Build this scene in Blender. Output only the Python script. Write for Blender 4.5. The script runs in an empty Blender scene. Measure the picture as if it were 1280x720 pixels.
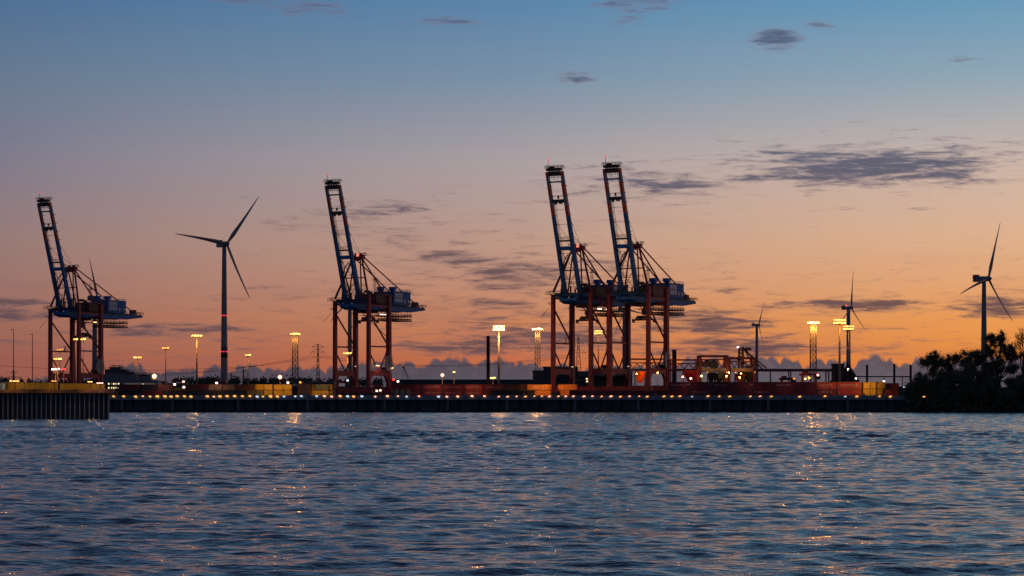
import bpy, math, random
import numpy as np
from mathutils import Vector, Matrix, Euler

random.seed(7)
rng = np.random.default_rng(11)
SC = bpy.context.scene
COL = SC.collection
PI = math.pi
F = 3000.0          # focal length in pixels of the photograph (1280 wide)
HZ = 505.0          # horizon row
CH = 3.5            # camera height above the river
DECK = 7.0          # level of the terminal

# ------------------------------------------------------------------ camera
cd = bpy.data.cameras.new('camera'); cam = bpy.data.objects.new('camera', cd); COL.objects.link(cam)
cam.location = (0, 0, CH); cam.rotation_euler = (PI/2, 0, 0)
cd.sensor_width = 36; cd.lens = 36*F/1280; cd.shift_y = (HZ-360)/1280
cd.clip_start = .5; cd.clip_end = 60000
SC.camera = cam
SC.render.engine = 'CYCLES'
SC.view_settings.view_transform = 'Standard'; SC.view_settings.look = 'None'
SC.view_settings.exposure = 0; SC.view_settings.gamma = 1
SC.cycles.max_bounces = 5; SC.cycles.transparent_max_bounces = 6
SC.cycles.sample_clamp_indirect = 4; SC.cycles.sample_clamp_direct = 60
SC.cycles.use_light_tree = True

def lin(c):
    c = c/255 if c > 1 else c
    return c/12.92 if c <= .04045 else ((c+.055)/1.055)**2.4
def H(s, a=1.0):
    s = s.lstrip('#'); return (lin(int(s[0:2], 16)), lin(int(s[2:4], 16)), lin(int(s[4:6], 16)), a)

# ------------------------------------------------------------------ world : dusk sky by direction
W = bpy.data.worlds.new('World'); SC.world = W; W.use_nodes = True
nt = W.node_tree; nt.nodes.clear(); L = nt.links
def nd(t, **k):
    n = nt.nodes.new(t)
    for a, b in k.items(): setattr(n, a, b)
    return n
def plug(s, v):
    if isinstance(v, bpy.types.NodeSocket): L.new(v, s)
    elif v is not None: s.default_value = v
def mth(op, a, b=None, c=None, clamp=False):
    n = nd('ShaderNodeMath', operation=op, use_clamp=clamp)
    plug(n.inputs[0], a); plug(n.inputs[1], b)
    if c is not None: plug(n.inputs[2], c)
    return n.outputs[0]
def vmth(op, a, b=None):
    n = nd('ShaderNodeVectorMath', operation=op); plug(n.inputs[0], a)
    if b is not None: plug(n.inputs[1], b)
    return n
def ramp(fac, stops, interp='LINEAR'):
    n = nd('ShaderNodeValToRGB'); plug(n.inputs[0], fac); r = n.color_ramp; r.interpolation = interp
    while len(r.elements) > 1: r.elements.remove(r.elements[-1])
    r.elements[0].position = stops[0][0]; r.elements[0].color = stops[0][1]
    for p, c in stops[1:]:
        e = r.elements.new(p); e.color = c
    return n.outputs[0]
def mix(f, a, b):
    n = nd('ShaderNodeMix', data_type='RGBA'); plug(n.inputs[0], f); plug(n.inputs[6], a); plug(n.inputs[7], b)
    return n.outputs[2]
def smooth(x, lo, hi):
    n = nd('ShaderNodeMapRange', interpolation_type='SMOOTHSTEP'); plug(n.inputs[0], x)
    n.inputs[1].default_value = lo; n.inputs[2].default_value = hi; return n.outputs[0]
tc = nd('ShaderNodeTexCoord')
sep = nd('ShaderNodeSeparateXYZ'); L.new(vmth('NORMALIZE', tc.outputs['Generated']).outputs[0], sep.inputs[0])
X, Y, Z = sep.outputs
el = mth('ARCSINE', Z)                       # elevation, radians
az = mth('ARCTAN2', X, Y)                    # azimuth from the view axis, radians
u = mth('MULTIPLY', az, 3000.0); v = mth('MULTIPLY', mth('TANGENT', mth('MINIMUM', el, 1.2)), 3000.0)
e1 = mth('POWER', mth('DIVIDE', mth('MAXIMUM', el, 0.0), PI/2), .5)       # sqrt spreads the low sky
def rp(y): return math.sqrt(math.atan((HZ-y)/3000)/(PI/2)) if y < HZ else 0
def rpd(d): return math.sqrt(d/90)
ZEN = H('#2a3452')
left = ramp(e1, [(0, H('#8a5048')), (rp(450), H('#995d50')), (rp(400), H('#9f6b5c')), (rp(300), H('#977b77')), (rp(200), H('#7f7b8c')),
                 (rp(100), H('#677a91')), (rp(0), H('#4c6f95')), (rpd(14), H('#4a6a8a')), (rpd(30), H('#3c4a70')), (1, ZEN)])
midr = ramp(e1, [(0, H('#b25c3c')), (rp(450), H('#c46d48')), (rp(400), H('#c9825c')), (rp(300), H('#bd9887')), (rp(200), H('#a99ea0')),
                 (rp(100), H('#7b91a7')), (rp(0), H('#5a84a9')), (rpd(14), H('#557a9c')), (rpd(30), H('#43527a')), (1, ZEN)])
right = ramp(e1, [(0, H('#d87530')), (rp(450), H('#e8893d')), (rp(400), H('#eb9b53')), (rp(300), H('#dfb18d')), (rp(200), H('#c9b5aa')),
                  (rp(100), H('#90a7b6')), (rp(0), H('#6598b9')), (rpd(14), H('#5f88a6')), (rpd(30), H('#4a5c84')), (1, ZEN)])
back = ramp(e1, [(0, H('#48475a')), (rpd(4), H('#4b5266')), (rpd(12), H('#445370')), (rpd(30), H('#354563')), (1, ZEN)])
ca = mth('COSINE', mth('SUBTRACT', az, math.radians(24)))
def caz(px): return math.cos(math.atan((px-640)/3000)-math.radians(24))
cL, cM, cR = caz(0), caz(640), caz(1280)
sky = mix(smooth(ca, -.1, cL-.02), back, left)
def maprange(x, a, b):
    n = nd('ShaderNodeMapRange', interpolation_type='LINEAR'); plug(n.inputs[0], x); n.inputs[1].default_value = a; n.inputs[2].default_value = b
    return n.outputs[0]
sky = mix(maprange(ca, cL, cM), sky, midr)
sky = mix(maprange(ca, cM, cR), sky, right)
# thin cloud streaks, each at its own bearing and height
comb = nd('ShaderNodeCombineXYZ'); L.new(u, comb.inputs[0]); L.new(v, comb.inputs[1])
UV = comb.outputs[0]
def noise(vec, scale, detail=4, rough=.55, dist=0.0):
    n = nd('ShaderNodeTexNoise', noise_dimensions='2D'); plug(n.inputs['Vector'], vec)
    n.inputs['Scale'].default_value = scale; n.inputs['Detail'].default_value = detail
    n.inputs['Roughness'].default_value = rough; n.inputs['Distortion'].default_value = dist
    return n.outputs[0]
streaks = [(1085,214,155,26,1.25),(1010,218,90,16,.8),(1150,205,90,14,.8),(975,194,75,6,.9),(1215,190,70,8,.55),(1160,222,90,20,.55),(830,233,85,16,.95),(780,222,55,6,.7),(820,243,60,8,.6),
 (970,52,32,14,1.25),(1025,35,20,5,1.0),(955,224,60,8,.9),(1215,232,60,7,.7),(719,97,26,9,1.0),(780,26,20,6,.8),(800,5,55,11,1.1),(930,85,12,4,.5),(1180,80,40,4,.3),
 (555,27,50,6,.85),(298,3,60,6,1.1),(385,12,60,9,.75),(470,263,80,13,.75),(350,282,45,9,.45),(565,323,62,9,1.0),(590,302,50,5,.4),(350,288,30,3,.5),
 (665,350,70,24,.8),(635,380,70,10,.85),(745,335,60,30,.6),(580,434,95,12,1.1),(700,425,130,21,1.15),(880,404,90,18,1.25),(900,436,140,15,1.1),(650,345,80,22,1.0),
 (905,363,50,5,.7),(1080,382,85,11,1.25),(1000,382,60,6,.8),(1245,388,65,13,1.1),(15,380,55,6,1.0),(15,397,60,10,1.1),(205,413,120,10,1.1),
 (225,400,30,12,.4),(30,430,90,7,.4),(160,430,70,7,.4),(1060,441,90,5,.6),(980,430,60,5,.5),(390,245,70,4,.25),(660,380,260,75,.42),(1060,400,240,50,.3),(300,410,240,50,.3),(500,290,150,40,.3),(820,230,150,26,.45),(1100,205,220,36,.45),(1050,265,40,4,.4),(1150,265,40,3,.4)]
M = None
for (px, py, a, b, s) in streaks:
    d = vmth('SUBTRACT', UV, (math.atan((px-640)/3000)*3000, HZ-py, 0)).outputs[0]
    d = vmth('MULTIPLY', d, (1/(a*1.25), 1/(b*1.35), 0)).outputs[0]
    q = vmth('DOT_PRODUCT', d, d).outputs['Value']
    q = mth('MULTIPLY_ADD', q, -s, s, clamp=False)
    M = q if M is None else mth('MAXIMUM', M, q)
M = mth('MAXIMUM', M, -.2)
nv = vmth('MULTIPLY', UV, (1/58, 1/7.5, 0)).outputs[0]
n1 = noise(nv, 1.0, 9, .70, .25)
nv2 = vmth('MULTIPLY', UV, (1/260, 1/40, 0)).outputs[0]
n2 = noise(nv2, 1.0, 3, .5, .2)
dens = mth('ADD', mth('MULTIPLY', M, .62), mth('MULTIPLY', mth('SUBTRACT', n1, .5), 1.95))
dens = mth('ADD', dens, mth('MULTIPLY', mth('SUBTRACT', n2, .5), .35))
dfac = mth('MULTIPLY', smooth(dens, .12, .8), .92)
ccol = ramp(mth('DIVIDE', v, 520.0), [(0, H('#5d4a50')), (.2, H('#6a5255')), (.32, H('#6b5659')), (.45, H('#715f68')), (.58, H('#5d6073')), (.8, H('#67738f')), (1, H('#5b6f93'))])
ccolR = ramp(mth('DIVIDE', v, 520.0), [(0, H('#6b5255')), (.25, H('#6d5250')), (.4, H('#7b6364')), (.58, H('#626478')), (.8, H('#66748f')), (1, H('#5f7193'))])
ccol = mix(maprange(ca, cL, cR), ccol, ccolR)
ccol = mix(mth('MULTIPLY', smooth(dens, .45, .95), .6), ccol, mix(smooth(v, 120, 300), H('#54444e'), H('#454b62')))
ccol = mix(mth('MULTIPLY', mth('SUBTRACT', 1.0, smooth(dens, .2, .75)), .45), ccol, mix(maprange(ca, cL, cR), H('#8a6a6c'), H('#a8827a')))
sky = mix(dfac, sky, ccol)
# faint veil texture everywhere low down
veil = mth('MULTIPLY', smooth(n2, .52, .8), mth('MULTIPLY', smooth(v, 330, 60), .22))
sky = mix(veil, sky, ccol)
# far cumulus bank low on the horizon
tops = [(0,478),(90,474),(140,462),(160,459),(176,457),(195,468),(228,464),(262,461),(285,459),(318,458),(335,466),(358,459),(385,462),(420,463),(445,455),(490,453),
        (520,457),(540,450),(560,448),(575,455),(596,445),(606,449),(640,455),(665,458),(690,454),(720,462),(800,460),(850,450),(880,452),(945,447),(962,449),(978,450),
        (1008,453)]
tops2 = [(1008,453),(1030,452),(1048,455),(1072,453),(1085,448),(1100,448),(1107,453),(1114,449),(1125,452),(1150,452),(1190,457),(1240,445),(1262,452),(1280,448),(1420,462),(1600,455)]
def top_curve(lst):
    a0, a1 = lst[0][0], lst[-1][0]
    fac = mth('DIVIDE', mth('SUBTRACT', u, math.atan((a0-640)/3000)*3000), (math.atan((a1-640)/3000)-math.atan((a0-640)/3000))*3000)
    lst = lst[:1]+lst[1:]
    if len(lst) > 31: lst = lst[:30]+[lst[-1]]
    st = [((px-a0)/(a1-a0), ((HZ-y)/100,)*3+(1,)) for px, y in lst]
    o = ramp(mth('MAXIMUM', mth('MINIMUM', fac, 1.0), 0.0), st, 'B_SPLINE')
    sx = nd('ShaderNodeSeparateColor'); L.new(o, sx.inputs[0]); return mth('MULTIPLY', sx.outputs[0], 100.0)
tA, tB = top_curve(tops), top_curve(tops2)
selb = smooth(u, 355, 375)
top = mth('ADD', mth('MULTIPLY', tA, mth('SUBTRACT', 1.0, selb)), mth('MULTIPLY', tB, selb))
def bumps(cell, off):
    vo = nd('ShaderNodeTexVoronoi', feature='F1', voronoi_dimensions='1D'); plug(vo.inputs['W'], mth('MULTIPLY_ADD', u, 1/cell, off)); vo.inputs['Randomness'].default_value = .8; vo.inputs['Scale'].default_value = 1.0
    d_ = mth('MINIMUM', vo.outputs['Distance'], .56)
    return mth('SQRT', mth('SUBTRACT', 1.0, mth('MULTIPLY', mth('MULTIPLY', d_, d_), 3.0)))
puff = mth('ADD', mth('MULTIPLY', bumps(31, 3.3), 10.0), mth('ADD', mth('MULTIPLY', bumps(15, 7.7), 6.0), mth('MULTIPLY', bumps(7, 1.2), 1.8)))
v2 = nd('ShaderNodeTexVoronoi', feature='SMOOTH_F1', voronoi_dimensions='2D'); L.new(UV, v2.inputs['Vector']); v2.inputs['Scale'].default_value = 1/9; v2.inputs['Smoothness'].default_value = .4
puff = mth('ADD', mth('SUBTRACT', puff, 13.5), mth('MULTIPLY', mth('SUBTRACT', .4, v2.outputs['Distance']), 5.0))
n3 = noise(UV, .045, 4, .5)
puff = mth('ADD', puff, mth('MULTIPLY', mth('SUBTRACT', n3, .5), 5.0))
edge = mth('SUBTRACT', mth('ADD', top, puff), v)
bank = mth('MULTIPLY', smooth(edge, -2.4, 3.4), .95)
bcol = mix(smooth(edge, 2, 30), mix(maprange(ca, cL, cR), H('#45414e'), H('#55505c')), mix(maprange(ca, cL, cR), H('#40424f'), H('#565a67')))
bcol = mix(mth('MULTIPLY', smooth(mth('ADD', n3, mth('MULTIPLY', mth('SUBTRACT', .4, v2.outputs['Distance']), .3)), .4, .8), .4), bcol, mix(maprange(ca, cL, cR), H('#56515d'), H('#6d656c')))
sky = mix(bank, sky, bcol)
sky = mix(smooth(el, -.004, -.03), sky, H('#2c2f38'))
bg = nd('ShaderNodeBackground'); L.new(sky, bg.inputs[0]); bg.inputs[1].default_value = 1.0
wo = nd('ShaderNodeOutputWorld'); L.new(bg.outputs[0], wo.inputs[0])
W.cycles.sampling_method = 'MANUAL'; W.cycles.sample_map_resolution = 1024

# ------------------------------------------------------------------ sun : the last warm glow from the right, already set
sd = bpy.data.lights.new('sun', 'SUN'); sd.energy = .16; sd.angle = math.radians(14); sd.color = (1, .5, .28)
so = bpy.data.objects.new('sun', sd); COL.objects.link(so)
so.rotation_euler = (Vector((-math.cos(math.radians(35)), -.35, -.09))).to_track_quat('-Z', 'Y').to_euler()

# ------------------------------------------------------------------ materials
MATS = {}
def mat(name, c, rough=.6, metal=0.0, var=.25, scale=1.0, bump=0.0, emit=None, es=0.0, spec=.4, streak=False, trans=0.0):
    if name in MATS: return MATS[name]
    m = bpy.data.materials.new(name); m.use_nodes = True; t = m.node_tree; b = t.nodes['Principled BSDF']
    b.inputs['Roughness'].default_value = rough; b.inputs['Metallic'].default_value = metal
    b.inputs['Specular IOR Level'].default_value = spec
    co = t.nodes.new('ShaderNodeTexCoord'); no = t.nodes.new('ShaderNodeTexNoise'); no.inputs['Scale'].default_value = scale; no.inputs['Detail'].default_value = 5
    src = co.outputs['Object']
    if streak:
        mp = t.nodes.new('ShaderNodeMapping'); mp.inputs['Scale'].default_value = (1, 1, .15); t.links.new(src, mp.inputs[0]); src = mp.outputs[0]
    t.links.new(src, no.inputs['Vector'])
    r = t.nodes.new('ShaderNodeValToRGB'); t.links.new(no.outputs[0], r.inputs[0])
    r.color_ramp.elements[0].position = .3; r.color_ramp.elements[1].position = .7
    lo = tuple(x*(1-var) for x in c[:3])+(1,); hi = tuple(min(1, x*(1+var)) for x in c[:3])+(1,)
    r.color_ramp.elements[0].color = lo; r.color_ramp.elements[1].color = hi
    t.links.new(r.outputs[0], b.inputs['Base Color'])
    if bump:
        bp = t.nodes.new('ShaderNodeBump'); bp.inputs['Strength'].default_value = bump; t.links.new(no.outputs[0], bp.inputs['Height']); t.links.new(bp.outputs[0], b.inputs['Normal'])
    if emit:
        b.inputs['Emission Color'].default_value = emit; b.inputs['Emission Strength'].default_value = es
    MATS[name] = m; return m
RED = mat('crane_red_paint', (.27, .033, .042), .6, var=.25, scale=.35)
BLUE = mat('crane_blue_paint', (.012, .14, .38), .65, var=.25, scale=.35)
DBLUE = mat('crane_dark_steel', (.035, .045, .055), .6, var=.3, scale=.5)
BANDR = mat('boom_band_red', (.45, .07, .05), .5, var=.2, scale=.5)
BANDB = mat('boom_band_grey_blue', (.13, .22, .36), .5, var=.2, scale=.5)
STEEL = mat('galvanised_steel', (.22, .23, .24), .5, .3, var=.2, scale=.6)
DARK = mat('dark_steel', (.05, .048, .048), .6, var=.3, scale=.8)
ROPE = mat('wire_rope', (.03, .03, .03), .6)
PANEL = mat('pale_sign_panel', (.28, .38, .50), .5, var=.1)
PRINT = mat('sign_print_blue', (.03, .09, .22), .6, var=.1)
WINDOWG = mat('dark_window_glass', (.02, .025, .03), .1, var=.1, spec=.6)
REELG = mat('reel_grey', (.20, .20, .21), .6, var=.25, scale=.6)
WHITE = mat('turbine_white', (.22, .21, .21), .45, var=.08, scale=.1)
TRED = mat('turbine_red_band', (.35, .03, .03), .45, var=.1)
CONC = mat('weathered_concrete', (.22, .235, .25), .85, var=.35, scale=.25, bump=.3, streak=True)
DCONC = mat('wet_dark_concrete', (.06, .07, .075), .8, var=.5, scale=.5, bump=.4, streak=True)
FEND = mat('black_fender_timber', (.018, .018, .02), .8, var=.4, scale=.7, bump=.3, streak=True)
PILE = mat('rusty_sheet_pile', (.03, .03, .03), .45, .3, var=.5, scale=.5, bump=.3, streak=True)
INTL = mat('pale_interlock_steel', (.42,.40,.38), .6, .0, var=.5, scale=.4, streak=True)  # interlock strips and quay ladders, lighter than the sheet piles
RUSTCAP = mat('rusty_brown_capping', (.24, .12, .06), .75, var=.45, scale=.5, bump=.3)
YEL = mat('yellow_paint', (.46, .28, .02), .5, var=.2, scale=.4, streak=True)
ASPH = mat('yard_asphalt', (.05, .05, .052), .85, var=.3, scale=.05, bump=.2)
BRICK = mat('warehouse_wall_dark', (.05, .055, .065), .8, var=.2, scale=.2)
ROOF = mat('warehouse_roof_grey', (.12, .14, .165), .7, var=.15, scale=.1)
PALEW = mat('terminal_hall_pale_wall', (.33, .34, .35), .7, var=.15, scale=.1)
STACK = mat('chimney_brick', (.055, .045, .045), .85, var=.3, scale=.4)
COAL = mat('dark_stockpile', (.025, .022, .022), .95, var=.4, scale=.2, bump=.6)
BARK = mat('bark', (.05, .04, .032), .9, var=.4, scale=2, bump=.5)
BEIGE = mat('gantry_beige_paint', (.27, .20, .15), .55, var=.2, scale=.4)
GRED = mat('gantry_red_paint', (.34, .035, .03), .5, var=.2, scale=.4)
ORNG = mat('orange_paint', (.6, .13, .02), .5, var=.2, scale=.4)
GRASS = mat('bank_grass_dark', (.02, .024, .014), .95, var=.5, scale=.6, bump=.6)
def emat(name, c, s):
    m = mat(name, (.8, .8, .8), .5, emit=c, es=s); return m
AMBER = emat('amber_lamp_light', (1, .40, .045, 1), 2.0)
AMBERD = emat('soft_amber_lamp_light', (1, .33, .03, 1), 1.0)
YELW = emat('yellow_white_lamp_light', (1, .58, .15, 1), 2.8)
WHT = emat('white_lamp_light', (1, .86, .74, 1), 4.0)
PINKW = emat('pink_white_lamp_light', (1, .62, .52, 1), 3.0)
COOL = emat('cool_white_lamp_light', (.72, .85, 1, 1), 1.8)
REDL = emat('red_beacon_light', (1, .03, .03, 1), 2.2)
REDS = emat('red_obstruction_light', (1, .04, .08, 1), 1.0)
LITW = emat('lit_window_light', (1, .78, .42, 1), 1.3)
# leaves
def leafmat(name, c):
    m = mat(name, c, .8, var=.45, scale=.5); return m
LEAF = leafmat('dark_leaves', (.12, .115, .07)); LEAF2 = leafmat('brown_green_leaves', (.13, .10, .065)); LEAF3 = leafmat('olive_leaves', (.11, .125, .065))

# ------------------------------------------------------------------ helpers
class MB:
    def __init__(s): s.v = []; s.f = []
    def add(s, vs, fs):
        o = len(s.v); s.v += [tuple(x) for x in vs]; s.f += [tuple(i+o for i in f) for f in fs]; return s
    def box(s, c, d, rz=0.0):
        x, y, z = d[0]/2, d[1]/2, d[2]/2; cs, sn = math.cos(rz), math.sin(rz)
        vs = []
        for a in (-x, x):
            for b in (-y, y):
                for e in (-z, z): vs.append((c[0]+a*cs-b*sn, c[1]+a*sn+b*cs, c[2]+e))
        return s.add(vs, [(0,1,3,2),(4,6,7,5),(0,4,5,1),(2,3,7,6),(0,2,6,4),(1,5,7,3)])
    def beam(s, p, q, w, h, w2=None, h2=None, up=(0,0,1)):
        p, q = Vector(p), Vector(q); d = (q-p).normalized(); upv = Vector(up)
        if abs(d.dot(upv)) > .98: upv = Vector((1, 0, 0))
        a = d.cross(upv).normalized(); b = a.cross(d).normalized()
        w2 = w if w2 is None else w2; h2 = h if h2 is None else h2
        vs = []
        for (c, ww, hh) in ((p, w, h), (q, w2, h2)):
            for sx, sy in ((-1,-1),(1,-1),(1,1),(-1,1)): vs.append(c+a*(sx*ww/2)+b*(sy*hh/2))
        return s.add(vs, [(3,2,1,0),(4,5,6,7),(0,1,5,4),(1,2,6,5),(2,3,7,6),(3,0,4,7)])
    def tube(s, p, q, r, r2=None, n=8):
        p, q = Vector(p), Vector(q); d = (q-p).normalized(); r2 = r if r2 is None else r2
        upv = Vector((0,0,1)) if abs(d.z) < .98 else Vector((1,0,0))
        a = d.cross(upv).normalized(); b = a.cross(d).normalized(); vs = []
        for c, rr in ((p, r), (q, r2)):
            for k in range(n):
                t = 2*PI*k/n; vs.append(c+a*(rr*math.cos(t))+b*(rr*math.sin(t)))
        fs = [(k, (k+1) % n, n+(k+1) % n, n+k) for k in range(n)]+[tuple(range(n-1, -1, -1)), tuple(range(n, 2*n))]
        return s.add(vs, fs)
    def prism(s, pts, y0, y1):       # polygon in xz, extruded along y
        n = len(pts); vs = [(x, y0, z) for x, z in pts]+[(x, y1, z) for x, z in pts]
        return s.add(vs, [tuple(range(n)), tuple(range(2*n-1, n-1, -1))]+[(k, n+k, n+(k+1) % n, (k+1) % n) for k in range(n)])
    def lathe(s, prof, n=16, c=(0,0,0)):
        vs = []
        for r, z in prof:
            for k in range(n): vs.append((c[0]+r*math.cos(2*PI*k/n), c[1]+r*math.sin(2*PI*k/n), c[2]+z))
        fs = []
        for i in range(len(prof)-1):
            for k in range(n): fs.append((i*n+k, i*n+(k+1) % n, (i+1)*n+(k+1) % n, (i+1)*n+k))
        fs += [tuple(range(n-1, -1, -1)), tuple(range((len(prof)-1)*n, len(prof)*n))]
        return s.add(vs, fs)
    def rail(s, pts, h=1.1, r=.05, step=2.5):
        for a, b in zip(pts[:-1], pts[1:]):
            a, b = Vector(a), Vector(b); n = max(1, int((b-a).length/step))
            for zz in (h, h*.55): s.beam(a+Vector((0,0,zz)), b+Vector((0,0,zz)), r*2, r*2)
            for k in range(n+1):
                c = a.lerp(b, k/n); s.beam(c, c+Vector((0,0,h)), r*2, r*2)
        return s
    def build(s, name, m, parent=None, smooth=False, loc=None):
        me = bpy.data.meshes.new(name); me.from_pydata(s.v, [], s.f); me.materials.append(m)
        me.update()
        if smooth: me.polygons.foreach_set('use_smooth', [True]*len(me.polygons))
        o = bpy.data.objects.new(name, me); COL.objects.link(o)
        if parent: o.parent = parent
        if loc: o.location = loc
        return o
def tag(o, label=None, cat=None, group=None, kind=None):
    if label: o['label'] = label
    if cat: o['category'] = cat
    if group: o['group'] = group
    if kind: o['kind'] = kind
    return o
def empty(name, loc, rz=0, label=None, cat=None, group=None):
    o = bpy.data.objects.new(name, None); COL.objects.link(o); o.location = loc; o.rotation_euler = (0, 0, rz)
    o.empty_display_size = .5
    return tag(o, label, cat, group)
def copy_tree(o, parent=None):
    c = o.copy(); COL.objects.link(c)
    if parent: c.parent = parent
    for ch in list(o.children): copy_tree(ch, c)
    return c
def inst(me_obj, name, parent, loc, rz=0):
    o = bpy.data.objects.new(name, me_obj.data); COL.objects.link(o); o.parent = parent; o.location = loc; o.rotation_euler = (0,0,rz); return o
def wx(px, Yd): return (px-640)/F*Yd
def wz(py, Yd): return CH+(HZ-py)/F*Yd
ORD = ['first','second','third','fourth','fifth','sixth','seventh','eighth','ninth','tenth','eleventh','twelfth','thirteenth','fourteenth','fifteenth']
def lamp_light(parent, loc, color, power, radius=.6, typ='POINT', spot=150):
    ld = bpy.data.lights.new('lamp_light', typ); ld.energy = power; ld.color = color; ld.shadow_soft_size = radius
    if typ == 'SPOT': ld.spot_size = math.radians(spot); ld.spot_blend = .6
    o = bpy.data.objects.new('lamp_light', ld); COL.objects.link(o); o.parent = parent; o.location = loc
    return o

# ================================================================== SETTING
# ---- ground behind the quay
QY = 978.0
g = MB(); g.v = [(-30000, QY+3, DECK), (30000, QY+3, DECK), (30000, 45000, DECK), (-30000, 45000, DECK)]; g.f = [(0,1,2,3)]
tag(g.build('ground', ASPH), kind='structure')
# ---- river : real waves near, calmer sheet far
def build_water():
    cols = np.concatenate([-np.geomspace(6, .36, 14), np.linspace(-.29, .29, 610), np.geomspace(.36, 6, 14)])
    rows = np.concatenate([np.array([2, 6, 12, 20, 28]), np.arange(34, 90, .15), np.arange(90, 170, .27), np.arange(170, 300, .6), np.arange(300, 985, 1.15), np.array([1000, 1100])])
    T, R = np.meshgrid(cols, rows); Xg = T*R; Yg = R.copy()
    dr = np.gradient(rows)[:, None]*np.ones_like(T); dc = np.abs(np.gradient(cols))[None, :]*R
    Zg = np.zeros_like(Xg); r = np.random.default_rng(5)
    wls = np.concatenate([np.geomspace(.6, 2.2, 95), np.geomspace(2.2, 6.5, 55), np.geomspace(9, 22, 8)])
    q_ = np.clip((Yg+18*np.sin(Xg*.031)+9*np.sin(Xg*.083+1)-120)/150, 0, 1); ruf = 1+1.7*q_*q_*(3-2*q_)   # the open reach is wind ruffled
    for wl in wls:
        k = 2*PI/wl; th = r.normal(0, .42) + PI/2 + .12
        if wl < 2: th = r.normal(0, .75)+PI/2
        slope = .0185 if wl < 2.2 else (.0165*(2.2/wl)**.55 if wl < 9 else .0035)
        a = slope/k; ph = r.uniform(0, 2*PI)
        kx, ky = k*math.cos(th), k*math.sin(th)
        # damp what the local grid cannot carry
        s = np.maximum(np.abs(ky)*dr, np.abs(kx)*dc)/(2*PI)
        damp = np.clip((.45-s)/.15, 0, 1)
        # slow groups so that patches differ
        gx, gy = r.uniform(-.05, .05), r.uniform(-.05, .05)
        env = .72+.45*np.sin(gx*Xg+gy*Yg+r.uniform(0, 6))
        Zg += a*damp*env*ruf*np.sin(kx*Xg+ky*Yg+ph)
    nr, nc = Xg.shape
    co = np.stack([Xg, Yg, Zg], -1).reshape(-1, 3).astype(np.float32)
    idx = np.arange(nr*nc).reshape(nr, nc)
    q = np.stack([idx[:-1,:-1], idx[:-1,1:], idx[1:,1:], idx[1:,:-1]], -1).reshape(-1, 4).astype(np.int32)
    me = bpy.data.meshes.new('river'); me.vertices.add(len(co)); me.vertices.foreach_set('co', co.ravel())
    me.loops.add(q.size); me.loops.foreach_set('vertex_index', q.ravel()); me.polygons.add(len(q))
    me.polygons.foreach_set('loop_start', np.arange(0, q.size, 4, dtype=np.int32)); me.polygons.foreach_set('loop_total', np.full(len(q), 4, np.int32))
    me.polygons.foreach_set('use_smooth', np.ones(len(q), bool)); me.update(calc_edges=True)
    o = bpy.data.objects.new('river', me); COL.objects.link(o); tag(o, kind='structure')
    m = bpy.data.materials.new('river_water'); m.use_nodes = True; t = m.node_tree; b = t.nodes['Principled BSDF']
    b.inputs['Base Color'].default_value = (.013, .022, .042, 1); b.inputs['Roughness'].default_value = .07; b.inputs['IOR'].default_value = 1.33
    b.inputs['Specular IOR Level'].default_value = .5
    co = t.nodes.new('ShaderNodeTexCoord')
    prev = None
    for sc, st, dist, stretch in ((1.3, .6, .20, .55), (4.2, .6, .08, .6)):
        mp = t.nodes.new('ShaderNodeMapping'); mp.inputs['Scale'].default_value = (stretch, 1, 1); mp.inputs['Rotation'].default_value = (0, 0, .1*sc); t.links.new(co.outputs['Object'], mp.inputs[0])
        no = t.nodes.new('ShaderNodeTexNoise'); no.noise_dimensions = '2D'; no.inputs['Scale'].default_value = sc; no.inputs['Detail'].default_value = 3; no.inputs['Roughness'].default_value = .55
        t.links.new(mp.outputs[0], no.inputs['Vector'])
        bp = t.nodes.new('ShaderNodeBump'); bp.inputs['Strength'].default_value = st; bp.inputs['Distance'].default_value = dist; t.links.new(no.outputs[0], bp.inputs['Height'])
        if prev: t.links.new(prev, bp.inputs['Normal'])
        prev = bp.outputs[0]
    t.links.new(bp.outputs[0], b.inputs['Normal']); me.materials.append(m)
build_water()

# ---- main quay wall
def build_quay():
    xl, xr = -420.0, wx(1133, QY)
    root = empty('quay_wall', (0, QY, 0), label='long low concrete quay wall across the river with a row of lamps on its edge', cat='quay')
    b = MB(); b.box(((xl+xr)/2, 3.2, 3.0), (xr-xl, 5.0, 6.6)); b.box(((xl+xr)/2, .95, -1.3), (xr-xl, 1.2, 2.0))
    b.build('wall_body', DCONC, root)
    n = int((xr-xl)/8.2); w = (xr-xl)/n
    cap0 = None; f0 = None; p0 = None
    for k in range(n):
        x = xl+w*(k+.5)
        if cap0 is None:
            c = MB(); c.box((0, 0, 0), (w-.06, 6.4, 1.25)); c.box((0, -3.28, -.95), (w-.5, .22, .6)); cap0 = c.build('capping_slab', CONC, root, loc=(x, 2.6, DECK-.62))
            f = MB(); f.box((0, 0, 0), (.62, .5, 4.6)); f.box((0, -.1, 1.4), (.8, .5, .3)); f0 = f.build('fender_pile', FEND, root, loc=(x-w/2, .3, 3.1))
            p = MB(); p.box((0, 0, 0), (w-.9, .14, 2.3))
            for j in range(7): p.box((-w/2+.8+j*(w-1.6)/6, -.1, 0), (.22, .1, 2.3))
            p0 = p.build('wall_panel', DCONC, root, loc=(x, .62, 3.7))
        else:
            inst(cap0, 'capping_slab', root, (x, 2.6, DECK-.62)); inst(f0, 'fender_pile', root, (x-w/2, .3, 3.1))
            inst(p0, 'wall_panel', root, (x, .62, 3.7))
            if k % 2: inst(f0, 'fender_pile', root, (x, .3, 3.1))
    return xl, xr
build_quay()
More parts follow.
